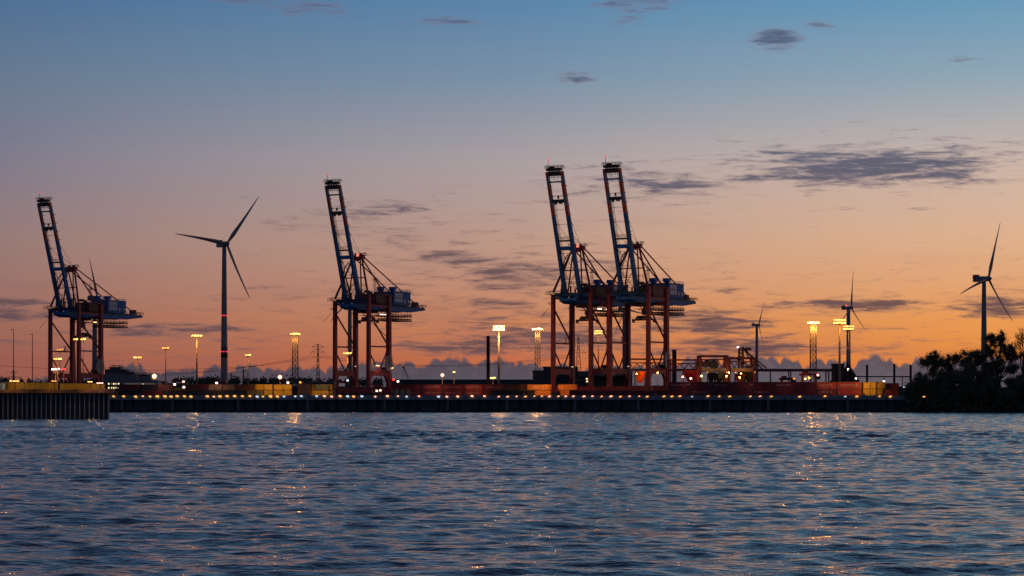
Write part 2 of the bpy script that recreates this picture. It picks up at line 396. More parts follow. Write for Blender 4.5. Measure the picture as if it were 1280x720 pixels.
def quay_extras():
    q = bpy.data.objects['quay_wall']; xl, xr = -230.0, wx(1133, QY); r_ = random.Random(4)
    td = mat('green_black_tide_band', (.018, .024, .018), .5, var=.6, scale=.6); a0 = b0 = None; x = xl
    while x < xr:
        w = r_.uniform(9, 16); m = MB(); h = r_.uniform(.9, 1.5); m.box((x+w/2, .52, h/2-.3), (w-.1, .12, h+.6)); m.build('tide_band', td, q); x += w
    for k in range(15):
        x = xl+14+k*27+r_.uniform(-4, 4)
        if x > xr-3: break
        if a0 is None:
            m = MB()
            for s in (-.28, .28): m.box((s, 0, 0), (.1, .1, 6.2))
            for j in range(14): m.box((0, 0, -2.9+j*.44), (.5, .09, .09))
            a0 = m.build('quay_ladder', INTL, q, loc=(x, -.85, 4.0))
            m = MB(); m.lathe([(.34, 0), (.26, .1), (.22, .5), (.4, .62), (.4, .78), (.1, .84)], 12); b0 = m.build('bollard', STEEL, q, True, (x+7, .6, DECK+.02))
        else: inst(a0, 'quay_ladder', q, (x, -.85, 4.0)); inst(b0, 'bollard', q, (x+7, .6, DECK+.02))
quay_extras()

# ---- near pier at the left
def build_pier():
    Y0 = 556.0; xr = wx(136, Y0); xl = -150.0; top = wz(489.5, Y0)
    root = empty('sheet_pile_pier', ((xl+xr)/2, Y0, 0), label='steel sheet pile pier with rusty brown coping at the left edge of the river', cat='pier')
    ox = (xl+xr)/2
    b = MB(); hw = (xr-xl)/2
    b.add([(-hw, .8, -2), (hw-.3, .8, -2), (hw-6.5, 32, -2), (-hw, 32, -2), (-hw, .8, top-.1), (hw-.3, .8, top-.1), (hw-6.5, 32, top-.1), (-hw, 32, top-.1)], [(3,2,1,0),(4,5,6,7),(0,1,5,4),(1,2,6,5),(2,3,7,6),(3,0,4,7)]); b.build('pier_fill', DCONC, root)
    n = int((xr-xl)/1.1); pw = (xr-xl)/n; first = None
    for k in range(n):
        x = xl+pw*(k+.5)-ox
        if first is None:
            m = MB(); z0, z1 = -1.5, top-.15
            prof = [(-pw/2, 0), (-pw*.34, 0), (-pw*.2, -.36), (pw*.2, -.36), (pw*.34, 0), (pw/2, 0)]
            vs = [(px, py, z0) for px, py in prof]+[(px, py, z1) for px, py in prof]+[(px, py+.12, z0) for px, py in prof]+[(px, py+.12, z1) for px, py in prof]
            fs = []
            for i in range(5): fs += [(i, i+1, i+7, i+6), (i+13, i+12, i+18, i+19), (i+6, i+7, i+19, i+18)]
            m.add(vs, fs)
            first = m.build('sheet_pile', PILE, root, loc=(x, .55, 0))
            m = MB(); m.box((pw/2-.12, -.16, (z0+z1)/2), (.24, .3, z1-z0)); st0 = m.build('interlock', INTL, first); c_ = first
        else:
            c_ = inst(first, 'sheet_pile', root, (x, .55, 0)); inst(st0, 'interlock', c_, (0, 0, 0))
    # coping in segments, sloping brown plates
    for k in range(12):
        w = (xr-xl+1.0)/12; x = xl+w*(k+.5)-ox
        m = MB(); m.prism([(-w/2+.05, 0), (w/2-.05, 0), (w/2-.05, .5+.12*(k % 3)), (-w/2+.05, .62)], -.55, 2.4)
        m.box((0, -.3, -.12), (w-.1, .6, .24))
        m.build('coping_plate', RUSTCAP, root, loc=(x, .2, top-.1))
    return Y0, xl, xr, top
PY, pxl, pxr, ptop = build_pier()
# yellow parapet boxes standing on the pier
YS = PY+4
def yellow_segment(a, b, ytop, label, lamp_gap=None):
    w = wx(b, YS)-wx(a, YS); h = wz(ytop, YS)-ptop-.35
    m = MB(); m.box((0, 0, h/2), (w, .5, h))
    n = max(2, int(w/1.0))
    for j in range(n+1): m.box((-w/2+j*w/n, -.29, h/2), (.14, .1, h))
    m.box((0, -.02, h+.05), (w+.1, .66, .12))
    o = m.build('flood_barrier', YEL, loc=((wx(a, YS)+wx(b, YS))/2, YS, ptop+.35)); tag(o, label, 'barrier', 'yellow barriers on the pier')
yellow_segment(-60, 5, 480, 'yellow steel barrier running out of frame at the left end of the pier')
yellow_segment(7, 29.5, 478.5, 'short brightly lit yellow barrier under the leftmost pier floodlight')
yellow_segment(31, 51, 479, 'duller yellow barrier between the two slim unlit poles and the crane')
yellow_segment(52, 72, 479, 'yellow barrier at the waterside foot of the far left crane')
yellow_segment(75.5, 103, 480, 'long yellow barrier in front of the far left crane, right of the gap')
yellow_segment(103.6, 131, 480, 'yellow barrier at the river end of the pier')
# small floodlights on the pier
def small_flood(px, py, label, core, col, power, w=1.2, base=None, Yd=None, group='low floodlights on the pier'):
    Yd = Yd or YS-1.5; base = ptop+.3 if base is None else base; x = wx(px, Yd); z = wz(py, Yd)
    r = empty('pier_floodlight', (x, Yd, base), label=label, cat='floodlight', group=group)
    m = MB(); m.tube((0,0,0), (0,0,z-base), .07, n=6); m.box((0,0,z-base+.02), (w*.9, .08, .08)); m.build('post', DARK, r)
    n = 3
    for k in range(n):
        x0 = (k-(n-1)/2)*w/n
        h = MB(); h.box((x0, .1, z-base+.16), (w/n*.9, .3, .22)); ho = h.build('lamp_housing', DARK, r)
        e = MB(); e.box((x0, -.07, z-base+.13), (w/n*.8, .03, .16)); e.build('lens', core, ho)
    lamp_light(r, (0, -3.6, z-base+.1), col, power*1.0, .15)
    return r
small_flood(18, 477, 'wide floodlight over the brightly lit yellow barrier at the pier left end', YELW, (1,.55,.15), 260, 2.4)
small_flood(67.5, 477, 'floodlight in front of the far left crane waterside leg', AMBER, (1,.55,.15), 170, 1.2)
small_flood(112.5, 478, 'floodlight just left of the pier end lamp', YELW, (1,.55,.15), 150, 1.2)
small_flood(125, 479.5, 'pinkish white floodlight nearest the river end of the pier', PINKW, (1,.6,.45), 120, 1.6)
# blue white sign board at frame edge
sg = empty('pier_sign', (wx(2, YS-2), YS-2, ptop+.3), label='pale blue sign board in a dark frame at the left frame edge', cat='sign')
m = MB(); m.box((0,0,.95), (3.1,.16,2.2)); m.box((-1.2,0,-.05),(.15,.15,.5)); m.box((1.2,0,-.05),(.15,.15,.5)); m.build('sign_frame', DARK, sg)
m = MB(); m.box((-.1,-.1,.85), (1.9,.05,1.6)); sgp = m.build('sign_panel', mat('sign_pale_blue', (.35,.5,.6), .5), sg)
m = MB(); m.beam((-.6,-.15,1.4),(.3,-.15,.3),.22,.03); m.beam((.3,-.15,1.4),(-.1,-.15,.9),.22,.03); m.build('sign_mark', DARK, sgp)

# ---- slim unlit poles on the pier
for px, yt, lab in ((17, 411, 'taller leftmost slim unlit pole with a small arm on the pier'), (40.5, 417, 'shorter slim unlit pole nearer the far left crane')):
    Yd = PY+14; r = empty('slim_pole', (wx(px, Yd), Yd, ptop), label=lab, cat='pole', group='slim unlit poles')
    h = wz(yt, Yd)-ptop; m = MB(); m.tube((0,0,0), (0,0,h), .13, .07, 8); m.tube((0,0,0),(0,0,.5),.25,.2,8); m.build('pole', DARK, r)
    m = MB(); m.beam((0,0,h-.2), (-.45,0,h-.1), .07, .07); m.box((-.5,0,h-.18), (.3,.2,.16)); m.build('arm', DARK, r)

# ================================================================== CRANES
def make_crane():
    G, S = 18.8, 22.0
    root = empty('container_crane', (0, 0, DECK))
    def B(name, mt, fn, parent=root, smooth=False):
        m = MB(); fn(m); return m.build(name, mt, parent, smooth)
    zz = lambda z: z-DECK
    leg0 = {}
    for sx in (-1, 1):
        for sy in (-1, 1):
            near = sy < 0
            x, y = sx*G/2, sy*S/2
            w = 1.9 if sx < 0 else 2.3
            topz = zz(61.5) if near else zz(58.5)
            m = MB(); m.beam((x, y, 2.6), (x, y, 11), w*.95, w*1.15, w, w); m.beam((x, y, 11), (x, y, topz), w, w, w*.92, w*.92)
            lg = m.build('leg', RED, root)
            m = MB(); m.box((x, y, topz+.15), (w+.5, w+.5, .3)); m.build('leg_flange', RED, lg)
            if sx > 0:      # ladder with landings up each landside leg
                m = MB()
                xx = x-w/2-.35
                m.beam((xx, y-.3, 4), (xx, y-.3, topz), .08, .08); m.beam((xx, y+.3, 4), (xx, y+.3, topz), .08, .08)
                for k in range(int((topz-4)/1.0)): m.box((xx, y, 4+k), (.06, .6, .06))
                for k in range(6): m.box((xx-.35, y, 9+k*7.2), (.9, 1.4, .15)); m.rail([(xx-.8, y-.7, 9+k*7.2), (xx-.8, y+.7, 9+k*7.2)])
                m.build('leg_ladder', DARK, lg)
    for sx in (-1, 1):      # low sills along the rails, bogies below
        x = sx*G/2
        B('sill_beam', RED, lambda m: m.box((x, 0, 3.9), (1.7, S+4.5, 2.9)))
        for sy in (-1, 1):
            def bg_(m):
                y = sy*(S/2+.2)
                m.box((x, y, 2.1), (1.1, 6.2, .8)); 
                for k in (-1, 1): m.box((x, y+k*1.9, 1.35), (.9, 3.0, .8))
            bo = B('bogie', DARK, bg_)
            for k in range(4):
                y = sy*(S/2+.2)+(-2.7+k*1.8)
                B('wheel', STEEL, lambda m: m.tube((x-.35, y, .45), (x+.35, y, .45), .45, n=12), bo)
    for sy in (-1, 1):
        y = sy*S/2
        def pb(m):
            m.box((0, y, zz(19.9)), (G-1.9, 1.5, 2.7))
            m.prism([(G/2-4.2, zz(18.6)), (G/2-.95, zz(18.6)), (G/2-.95, zz(14.6))], y-.72, y+.72)
            m.prism([(-G/2+.95, zz(18.6)), (-G/2+3.0, zz(18.6)), (-G/2+.95, zz(15.6))], y-.72, y+.72)
        B('portal_beam', RED, pb)
        B('tie_beam', RED, lambda m: m.beam((-G/2+.95, y, zz(34.2)), (G/2-1.15, y, zz(34.2)), .75, .75))
        B('diagonal_brace', RED, lambda m: m.tube((-G/2+.9, y, zz(51.5)), (G/2-1.1, y, zz(35.2)), .45))
        B('diagonal_brace', RED, lambda m: m.tube((-G/2+.9, y, zz(30.8)), (-.4, y, zz(21.3)), .38))
        B('diagonal_brace', RED, lambda m: m.tube((G/2-1.1, y, zz(32.8)), (.4, y, zz(21.3)), .38))
        B('upper_tie_beam', RED, lambda m: m.beam((-G/2+.95, y, zz(56.0 if sy < 0 else 57.0)), (G/2-1.15, y, zz(56.0 if sy < 0 else 57.0)), .9, .9))
        def wk(m):
            m.box((0, y-sy*.2, zz(21.35)), (G-2.2, 1.9, .12)); m.rail([(-G/2+1, y-sy*1.1, zz(21.4)), (G/2-1.2, y-sy*1.1, zz(21.4))], r=.06)
        B('walkway', DARK, wk)
        def smallplat(m):
            m.box((-G/2+12.5, y, zz(34.7)), (3.2, 1.6, .15)); m.rail([(-G/2+11, y-.8, zz(34.8)), (-G/2+14, y-.8, zz(34.8))], h=1.5, r=.09); m.box((-G/2+12.5, y, zz(36)), (.3,.3,2.4))
            m.box((-G/2+12.5, y, zz(37.2)), (2.8,.6,.25))
        if sy > 0: B('platform', DARK, smallplat)
    for sx in (-1, 1):      # cross ties in the rail direction at girder level
        x = sx*G/2
        B('cross_tie', BLUE if sx < 0 else RED, lambda m: m.box((x, 0, zz(58.3) if sx < 0 else zz(54.2)), (1.5, S-2.2, 1.7 if sx < 0 else 1.2)))
    # girders
    for sy in (-1, 1):
        y = sy*4.2
        def gd(m):
            m.prism([(-13.5, zz(57.2)), (-13.5, zz(55.2)), (-9, zz(53.9)), (40, zz(53.9)), (53, zz(55.3)), (53, zz(56.6)), (44, zz(57.1))], y-.8, y+.8)
        go = B('girder', BLUE, gd)
        def wkg(m):
            yy = y+sy*1.5
            m.box((20, yy, zz(57.15)), (66, 1.1, .12)); m.rail([(-13, yy+sy*.55, zz(57.2)), (53, yy+sy*.55, zz(57.2))], r=.06)
        B('girder_walkway', DARK, wkg, go)
    for x in (-12.8, 0, 14, 28, 41, 52):
        B('girder_cross_beam', BLUE, lambda m: m.box((x, 0, zz(56)), (1.3 if x > 50 else .9, 6.8, 1.2)))
    def tailm(m):
        m.box((50.5, 0, zz(58.8)), (2.6, 3.4, 2.4)); m.rail([(46, -5, zz(57.3)), (54, -5, zz(57.3)), (54, 5, zz(57.3))], r=.07)
        m.beam((49, -2, zz(60)), (46, -2, zz(57.2)), .3, .3); m.beam((52.5, -3.5, zz(57.2)), (55.5, -3.5, zz(56)), .5, .5)
        m.beam((52.5, 3.5, zz(57.2)), (55.5, 3.5, zz(56)), .5, .5)
    B('tail_sheave_frame', DARK, tailm)
    # machinery house
    hx0, hx1, hw = 20.5, 36.8, 13.0; hz0, hz1 = zz(57.4), zz(64.6)
    hc = (hx0+hx1)/2
    house = B('machinery_house', BLUE, lambda m: m.box((hc, 0, (hz0+hz1)/2), (hx1-hx0, hw, hz1-hz0)))
    def roofr(m):
        m.box((hc, 0, hz1+.12), (hx1-hx0+.5, hw+.5, .22)); m.rail([(hx0, -hw/2, hz1+.2), (hx1, -hw/2, hz1+.2), (hx1, hw/2, hz1+.2), (hx0, hw/2, hz1+.2), (hx0, -hw/2, hz1+.2)], r=.05)
        for k in range(9): m.box((hx0+.9+k*1.8, -hw/2-.04, (hz0+hz1)/2), (.14, .1, hz1-hz0-.1))
        for k in range(7): m.box((hx0-.04, -hw/2+1+k*1.85, (hz0+hz1)/2), (.1, .14, hz1-hz0-.1))
    B('house_trim', BLUE, roofr, house)
    for (za, zb) in ((zz(64.0), zz(61.6)), (zz(61.2), zz(59.0))):
        sp = B('sign_panel', PANEL, lambda m: m.box((hx0+4.6, -hw/2-.16, (za+zb)/2), (7.4, .1, za-zb)), house)
        def ln(m):
            for r_, (c0, c1) in enumerate(((.5, 6.6), (.5, 5.4))):
                z_ = za-.65-r_*1.05; x_ = hx0+1.2+c0
                while x_ < hx0+1.0+c1:
                    w_ = .35+.35*((x_*7.3) % 1); m.box((x_+w_/2, -hw/2-.23, z_), (w_, .03, .45)); x_ += w_+.22
        lnm = None
    for k, x in enumerate((hx0+10.5, hx0+14.2)):
        wd = B('house_window', mat('pale_daylit_window', (.45,.42,.38), .3), lambda m: m.box((x, -hw/2-.14, zz(59.6)), (.8, .08, 1.7)), house)
        B('window_frame', DARK, lambda m: (m.box((x, -hw/2-.12, zz(60.5)), (1.1,.1,.14)), m.box((x, -hw/2-.12, zz(58.7)), (1.1,.1,.14))), wd)
    def acu(x, y, w, h):
        def f(m):
            m.box((x, y, hz1+.9+h/2), (w, 3.0, h)); m.box((x, y, hz1+.55), (w*.6, 2.0, .9)); m.box((x, y, hz1+.95+h), (w+.3, 3.3, .15))
        B('roof_unit', BLUE, f, house)
    acu(hx0+3.6, -3.4, 3.2, 1.7); acu(hx0-.5+1.8, 3.0, 3.2, 1.9)
    # electrical house over the land legs (dark, lower)
    eh = B('electrical_house', mat('dark_red_brown_panel', (.10,.03,.03), .6, var=.3, scale=.5), lambda m: m.box((12.2, 0, zz(60.1)), (13.5, 11.0, 5.4)))
    def ehr(m):
        m.box((12.2, 0, zz(62.95)), (14, 11.5, .2)); m.rail([(5.5, -5.6, zz(63)), (18.8, -5.6, zz(63))], r=.05)
        for k in range(6): m.box((6.6+k*2.2, -5.55, zz(60.1)), (.16, .12, 5.2))
        m.box((7.5, 2, zz(64.3)), (2.4, 2.4, 1.4)); m.box((11.5, 3, zz(64.0)), (1.6, 2, 1.1))
    B('roof_trim', DARK, ehr, eh)
    def comm(m):
        x, y = 16.5, 3.5
        for a in (-.7, .7):
            for b in (-.7, .7): m.beam((x+a, y+b, zz(63)), (x+a*.6, y+b*.6, zz(73)), .12, .12)
        for k in range(5): m.beam((x-.7, y-.7, zz(63.5+k*1.9)), (x+.6, y-.65, zz(65.4+k*1.9)), .08, .08); m.beam((x+.7, y-.7, zz(63.5+k*1.9)), (x+.6, y+.65, zz(65.4+k*1.9)), .08, .08)
        m.box((x, y, zz(71)), (3.4, 2.2, .15)); m.rail([(x-1.7, y-1.1, zz(71)), (x+1.7, y-1.1, zz(71)), (x+1.7, y+1.1, zz(71))], r=.06); m.box((x, y, zz(74)), (.15, .15, 3))
    B('service_mast', DARK, comm)
    # walkway platform over the water legs with railings and little posts
    def wplat(m):
        m.box((-8.5, 0, zz(59.3)), (9, S, .15)); m.rail([(-13, -S/2, zz(59.4)), (-13, S/2, zz(59.4))], r=.06); m.rail([(-13, -S/2, zz(59.4)), (-4, -S/2, zz(59.4))], r=.06); m.rail([(-13, S/2+1, zz(59.4)), (-4, S/2+1, zz(59.4))], r=.06)
        m.box((-11, S/2+1.5, zz(58.9)), (3.5, 2.4, .2)); m.rail([(-12.6, S/2+2.6, zz(59)), (-9.2, S/2+2.6, zz(59))], r=.07)
        m.box((-10, S/2+1.2, zz(54.0)), (2.4, 1.8, .15)); m.rail([(-11, S/2+2, zz(54)), (-9, S/2+2, zz(54))], r=.07)
        for k in range(7):
            yy = -8+k*2.7; m.box((-6, yy, zz(60.6+(k % 3)*.7)), (.7, .6, 2.4+(k % 3)*1.4))
        for k in range(3): m.rail([(-10+k*2.2, -6, zz(61.5+2.6*k)), (-10+k*2.2, 6, zz(61.5+2.6*k))], r=.06); m.box((-10+k*2.2, 0, zz(61.4+2.6*k)), (1.2, 12, .14)); m.beam((-11+k*2.2,-6,zz(59.4)),(-10+k*2.2,-6,zz(61.5+2.6*k)),.16,.16); m.beam((-11+k*2.2,6,zz(59.4)),(-10+k*2.2,6,zz(61.5+2.6*k)),.16,.16)
    B('hinge_platform', DARK, wplat)
    # boom raised
    hinge = Vector((-8.2, 0, zz(57))); tipp = Vector((-26.6, 0, zz(119))); bd = tipp-hinge
    BY = 4.3
    def bp(t, y=0, off=0):
        nrm = Vector((bd.z, 0, -bd.x)).normalized()    # faces landward
        p = hinge+bd*t+nrm*off; return Vector((p.x, y, p.z))
    bands = [(.0, .655, BLUE), (.655, .735, BANDR), (.735, .815, BANDB), (.815, .90, BANDR), (.90, .962, BANDB), (.962, 1.0, BANDR)]
    for sy in (-1, 1):
        bgd = None
        for (a, b_, mt) in bands:
            w0, w1 = 1.7-.35*a, 1.7-.35*b_
            h0, h1 = 2.1-.7*a, 2.1-.7*b_
            o = B('boom_girder' if a == 0 else 'boom_band', mt if (sy < 0 or a > 0) else BLUE, lambda m: m.beam(bp(a, sy*BY), bp(b_, sy*BY), w0, h0, w1, h1, up=(1,0,.3)), root if bgd is None else bgd)
            if bgd is None: bgd = o
        def brk(m):
            for k in range(11):
                t = .12+k*.076; p = bp(t, sy*BY, .9); m.beam(p, bp(t, sy*(BY), 3.0), .22, .22)
                m.beam(bp(t+.02, sy*BY, 1.1), bp(t, sy*BY, 2.2), .14, .14)
            m.beam(bp(.08, sy*(BY-1.2), -.2), bp(.93, sy*(BY-1.2), -.2), .18, .3)
        B('boom_brackets', DARK, brk, bgd)
    for t, w, h, mt in ((.395, 1.8, 1.9, BLUE), (.455, 1.1, .8, DARK), (.77, 1.4, 1.6, DARK), (.985, 1.9, 2.2, DARK), (.03, 1.2, 1.2, BLUE), (.92, .7, .7, DARK)):
        B('boom_cross_beam', mt, lambda m: m.beam(bp(t, -BY+.8), bp(t, BY-.8), w, h, up=(0,0,1)))
    def mid(m):        # platform clutter on crossbeams
        m.rail([bp(.795, -3.5), bp(.795, 3.5)], r=.08); m.box(bp(.80, 0), (.7,.7,1.6)); m.rail([bp(.47, -3.5), bp(.47, 3.5)], r=.07)
        m.box(bp(.755,2.0),(1.2,1.2,1.4)); m.box(bp(.755,-1.0),(1.0,1.6,1.0))
    B('boom_platform_rail', DARK, mid)
    def lad(m):         # catenary walkway hanging inside the boom
        y0 = 2.1
        for yy in (y0-.0, y0+.7): m.beam(bp(.14, yy, .5), bp(.745, yy, .2), .12, .12)
        for k in range(60): m.beam(bp(.145+k*.01, y0, .5), bp(.145+k*.01, y0+.7, .5), .07, .07)
        for k in range(5): t = .24+k*.115; m.beam(bp(t, BY-.6, .3), bp(t, -BY+.6, .3), .16, .16); m.beam(bp(t, 1.0, .3), bp(t, 2.2, .9), .2, .2)
    B('boom_ladder', DARK, lad)
    def brace(m):
        for a, b_ in ((.05, .2), (.2, .38)):
            m.tube(bp(a, -BY+.8, .2), bp(b_, BY-.8, .2), .16, n=6); m.tube(bp(a, BY-.8, .2), bp(b_, -BY+.8, .2), .16, n=6)
    B('boom_brace', DARK, brace)
    def head(m):
        z = zz(119.4); x = tipp.x
        m.box((x-.3, 0, z+.5), (2.6, BY*2-.4, .9)); m.box((x+.2, 0, z-1.6), (1.2, BY*1.6, .6)); [m.beam((x, yy, z-1.6), (x, yy*.8, z+.5), .3, .3) for yy in (-3, -1, 1, 3)]; m.box((x-.3, 1.5, z+1.9), (1.6, 2.2, .9))
        m.box((x-.2, 0, z+1.25), (3.4, BY*2+.6, .18))
    hd = B('boom_head', DARK, head)
    def headr(m):
        z = zz(119.4)+1.3; x = tipp.x; a, c = 1.7, BY+.4
        m.rail([(x-a, -c, z), (x+a, -c, z), (x+a, c, z), (x-a, c, z), (x-a, -c, z)], h=1.3, r=.07, step=1.6)
        for k in range(6): m.beam((x+.4, -3+k*1.2, z-2.6), (x+.4, -3+k*1.2, z-5.6+(k % 3)*.8), .14, .14)
        m.box((x+.4, 0, z-4.4), (.3, BY*1.4, .25))
        m.tube((x, 3.6, z), (x, 3.6, z+4.0), .16, .1, 6)
    B('head_railing', DARK, headr, hd)
    B('aviation_lamp', REDS, lambda m: m.tube((tipp.x, 3.6, zz(119.4)+5.2), (tipp.x, 3.6, zz(119.4)+6.2), .34, .28, 8), hd)
    # pylon (A-frame)
    ap = Vector((-4.0, 0, zz(82)))
    for sy in (-1, 1):
        B('pylon_leg', RED, lambda m: m.tube((-G/2, sy*S/2, zz(60)), (ap.x-.3, sy*3.0, ap.z-.5), .62, .5))
        B('pylon_rear_leg', RED, lambda m: m.tube((G/2-1, sy*(S/2 if sy < 0 else 6.5), zz(60)), (ap.x+.5, sy*2.6, ap.z-.5), .46, .4))
        B('pylon_inner_leg', RED, lambda m: m.tube((-6.5, sy*4.4, zz(57)), (ap.x-.6, sy*2.2, ap.z-1), .42, .36))
        B('backstay', RED, lambda m: m.tube((ap.x+.8, sy*3.2, ap.z+.4), (48.5, sy*4.4, zz(57)), .34, .34))
        def fold(m):      # folded forestay links between apex and boom
            q = bp(.62, sy*BY, 1.1); p = Vector((ap.x, sy*2.4, ap.z+.9))
            m.tube(p, q, .09, n=5); m.tube(p+Vector((0,.35*sy,0)), bp(.50, sy*BY, 1.1), .09, n=5)
        B('forestay_rope', ROPE, fold)
        def curved(m):
            pts = [Vector((-9.4, sy*(6.4), zz(58.5))), Vector((-10.8, sy*5.2, zz(64))), Vector((-12.8, sy*3.6, zz(70))), Vector((-12.4, sy*2.6, zz(76))), Vector((-9.4, sy*2.2, zz(79)))]
            for a, b_ in zip(pts[:-1], pts[1:]): m.tube(a, b_, .3, n=6)
        B('boom_latch_frame', DARK, curved)
    def apx(m):
        m.box(ap, (2.6, 8.0, 1.9)); m.box(ap+Vector((.5, 0, 1.2)), (3.6, 9.0, .18)); m.box(ap+Vector((-1.4,0,-1.2)), (1.2, 5, 1.2))
        for k in (-1, 1): m.tube(ap+Vector((.6, k*1.6-.3, 1.6)), ap+Vector((.6, k*1.6+.3, 1.6)), .9, n=12)
    apo = B('apex_beam', RED, apx)
    B('apex_railing', DARK, lambda m: m.rail([ap+Vector((-1.3, -4.4, 1.3)), ap+Vector((2.2, -4.4, 1.3)), ap+Vector((2.2, 4.4, 1.3)), ap+Vector((-1.3, 4.4, 1.3))], r=.07, step=1.5), apo)
    B('pylon_tie', RED, lambda m: (m.beam((-6.6, -6.6, zz(71)), (-6.6, 6.6, zz(71)), .55, .55)))
    # service basket under the backreach
    def bask(m):
        x0, x1, y0, y1 = 21, 40, -5.2, 5.2
        for z in (49.0, 51.4):
            m.box(((x0+x1)/2, y0+.6, zz(z)), (x1-x0, 1.2, .5)); m.box(((x0+x1)/2, y1-.6, zz(z)), (x1-x0, 1.2, .5))
            m.box((x0+.6, 0, zz(z)), (1.2, y1-y0, .5)); m.box((x1-.6, 0, zz(z)), (1.2, y1-y0, .5))
            m.rail([(x0, y0, zz(z)), (x1, y0, zz(z)), (x1, y1, zz(z)), (x0, y1, zz(z)), (x0, y0, zz(z))], h=1.2, r=.07, step=1.2)
        for k in range(7):
            for y in (y0+.5, y1-.5): m.beam((x0+.8+k*2.9, y, zz(49)), (x0+.8+k*2.9, y, zz(54)), .18, .18)
        for k in range(5): m.box((x0+2+k*3.6, 0, zz(50.0)), (.5, y1-y0, .4))
    B('service_basket', DARK, bask)
    def fest(m):        # festoon and cable loops under the girder
        for k in range(14):
            x = 3+k*1.25
            m.tube((x, -4.9, zz(53.8)), (x+.3, -4.9, zz(51.7-(k % 3)*.4)), .07, n=4); m.tube((x+.3, -4.9, zz(51.7-(k % 3)*.4)), (x+1.2, -4.9, zz(53.8)), .07, n=4)
        m.beam((2, -5, zz(53.4)), (22, -5, zz(53.4)), .25, .25); m.beam((2, -5.6, zz(51.0)), (21, -5.6, zz(51.0)), .3, .3)
        m.box((12, 0, zz(51.2)), (16, 9, .16))
    B('festoon', DARK, fest)
    # trolley and cab
    tr = B('trolley', DARK, lambda m: (m.box((5.5, 0, zz(53.0)), (7, 8.6, 1.0)), m.box((5.5, 0, zz(54.6)), (5, 5.5, 2.0))))
    cab = B('operator_cab', mat('cab_dark_grey', (.08,.085,.09), .5), lambda m: (m.prism([(1.8, zz(50.9)), (4.6, zz(50.9)), (4.6, zz(48.0)), (2.4, zz(48.0)), (1.2, zz(49.4))], -3.6, -1.2), m.box((3.2, -2.4, zz(51.6)), (1.8, 1.8, 1.6))))
    B('cab_window', WINDOWG, lambda m: m.box((3.2, -3.66, zz(49.6)), (2.0, .06, 1.2)), cab)
    spz = 47.6
    def spr(m):
        m.box((6, 0, zz(spz)), (2.4, 12.2, .8)); m.box((6, 0, zz(spz+1.3)), (2.2, 7.2, 1.5))
        for y in (-5.9, 5.9): m.box((6, y, zz(spz)-.1), (2.6, .5, .8)); m.box((6,y,zz(spz)-.9),(2.4,.25,1.0))
        for y in (-4,-2,2,4): m.box((6, y, zz(spz)+.7), (1.4,.7,.9))
    sp = B('spreader', DARK, spr)
    hr = B('hoist_rope', ROPE, lambda m: [m.tube((6+a, b, zz(spz+1.8)), (6+a, b, zz(53)), .07, n=4) for a in (-.8, .8) for b in (-2.2, 2.2)])
    # cable reel on near landside leg
    def reel(m):
        c = Vector((G/2-3.0, -S/2-2.0, zz(25.4))); ax = Vector((.18, -1, 0)).normalized()
        m.tube(c-ax*.35, c-ax*.15, 4.5, n=28); m.tube(c+ax*.15, c+ax*.35, 4.5, n=28); m.tube(c-ax*.2, c+ax*.2, 3.6, n=20); m.tube(c-ax*.7, c+ax*.7, .7, n=12)
        for k in range(8):
            t = k*PI/4; d = Vector((math.cos(t), 0, math.sin(t))); m.beam(c+ax*.45, c+ax*.45+d*4.4, .18, .12)
    rl = B('cable_reel', REELG, reel)
    B('reel_bracket', RED, lambda m: m.box((G/2-1.8, -S/2-1.2, zz(24.6)), (2.6, 1.2, 1.4)), rl)
    def tank(m):
        m.tube((G/2-6.5, -S/2+.3, zz(22.4)), (G/2-3.5, -S/2+.3, zz(22.4)), .9, n=12)
    B('cable_tensioner', DARK, tank)
    # ropes hanging slack off the side
    B('hanging_cable', ROPE, lambda m: (m.tube((-G/2-1, S/2+2, zz(52)), (-G/2-5, S/2+4, zz(47.5)), .12, n=4), m.tube((-7, -4, zz(53)), (9, -S/2+1, zz(39.5)), .22, n=5)))
    return root, sp, hr
crane0, sp0, hr0 = make_crane()
RZ = math.radians(90-31.8)
GR = 'red and blue container cranes with raised booms'
cranes = [(797.5, 1200, 'rightmost container crane, boom raised, machinery house clear against the orange sky'),
          (726.7, 1216, 'third container crane from the left, its backreach overlapping the rightmost crane'),
          (452.5, 1290, 'container crane standing alone between the tall wind turbine and the chimney'),
          (94.5, 1400, 'far left container crane, boom raised, behind the sheet pile pier')]
CR = []
for i, (px, Yd, lab) in enumerate(cranes):
    c = crane0 if i == 0 else copy_tree(crane0)
    c.location = (wx(px, Yd), Yd, DECK); c.rotation_euler = (0, 0, RZ); tag(c, lab, 'crane', GR); CR.append(c)
def kid(c, n): return [k for k in c.children if k.name.split('.')[0] == n]
for i, c in enumerate(CR):           # spreaders hang at different heights
    drop = (0, -.0, 5, -2)[i] if i != 2 else 2.0
    dz = {0: -1.8, 1: -1.5, 2: .8, 3: -4.5}[i]
    for k in kid(c, 'spreader')+kid(c, 'operator_cab'):
        if k.name.startswith('spreader'): k.location.z = dz
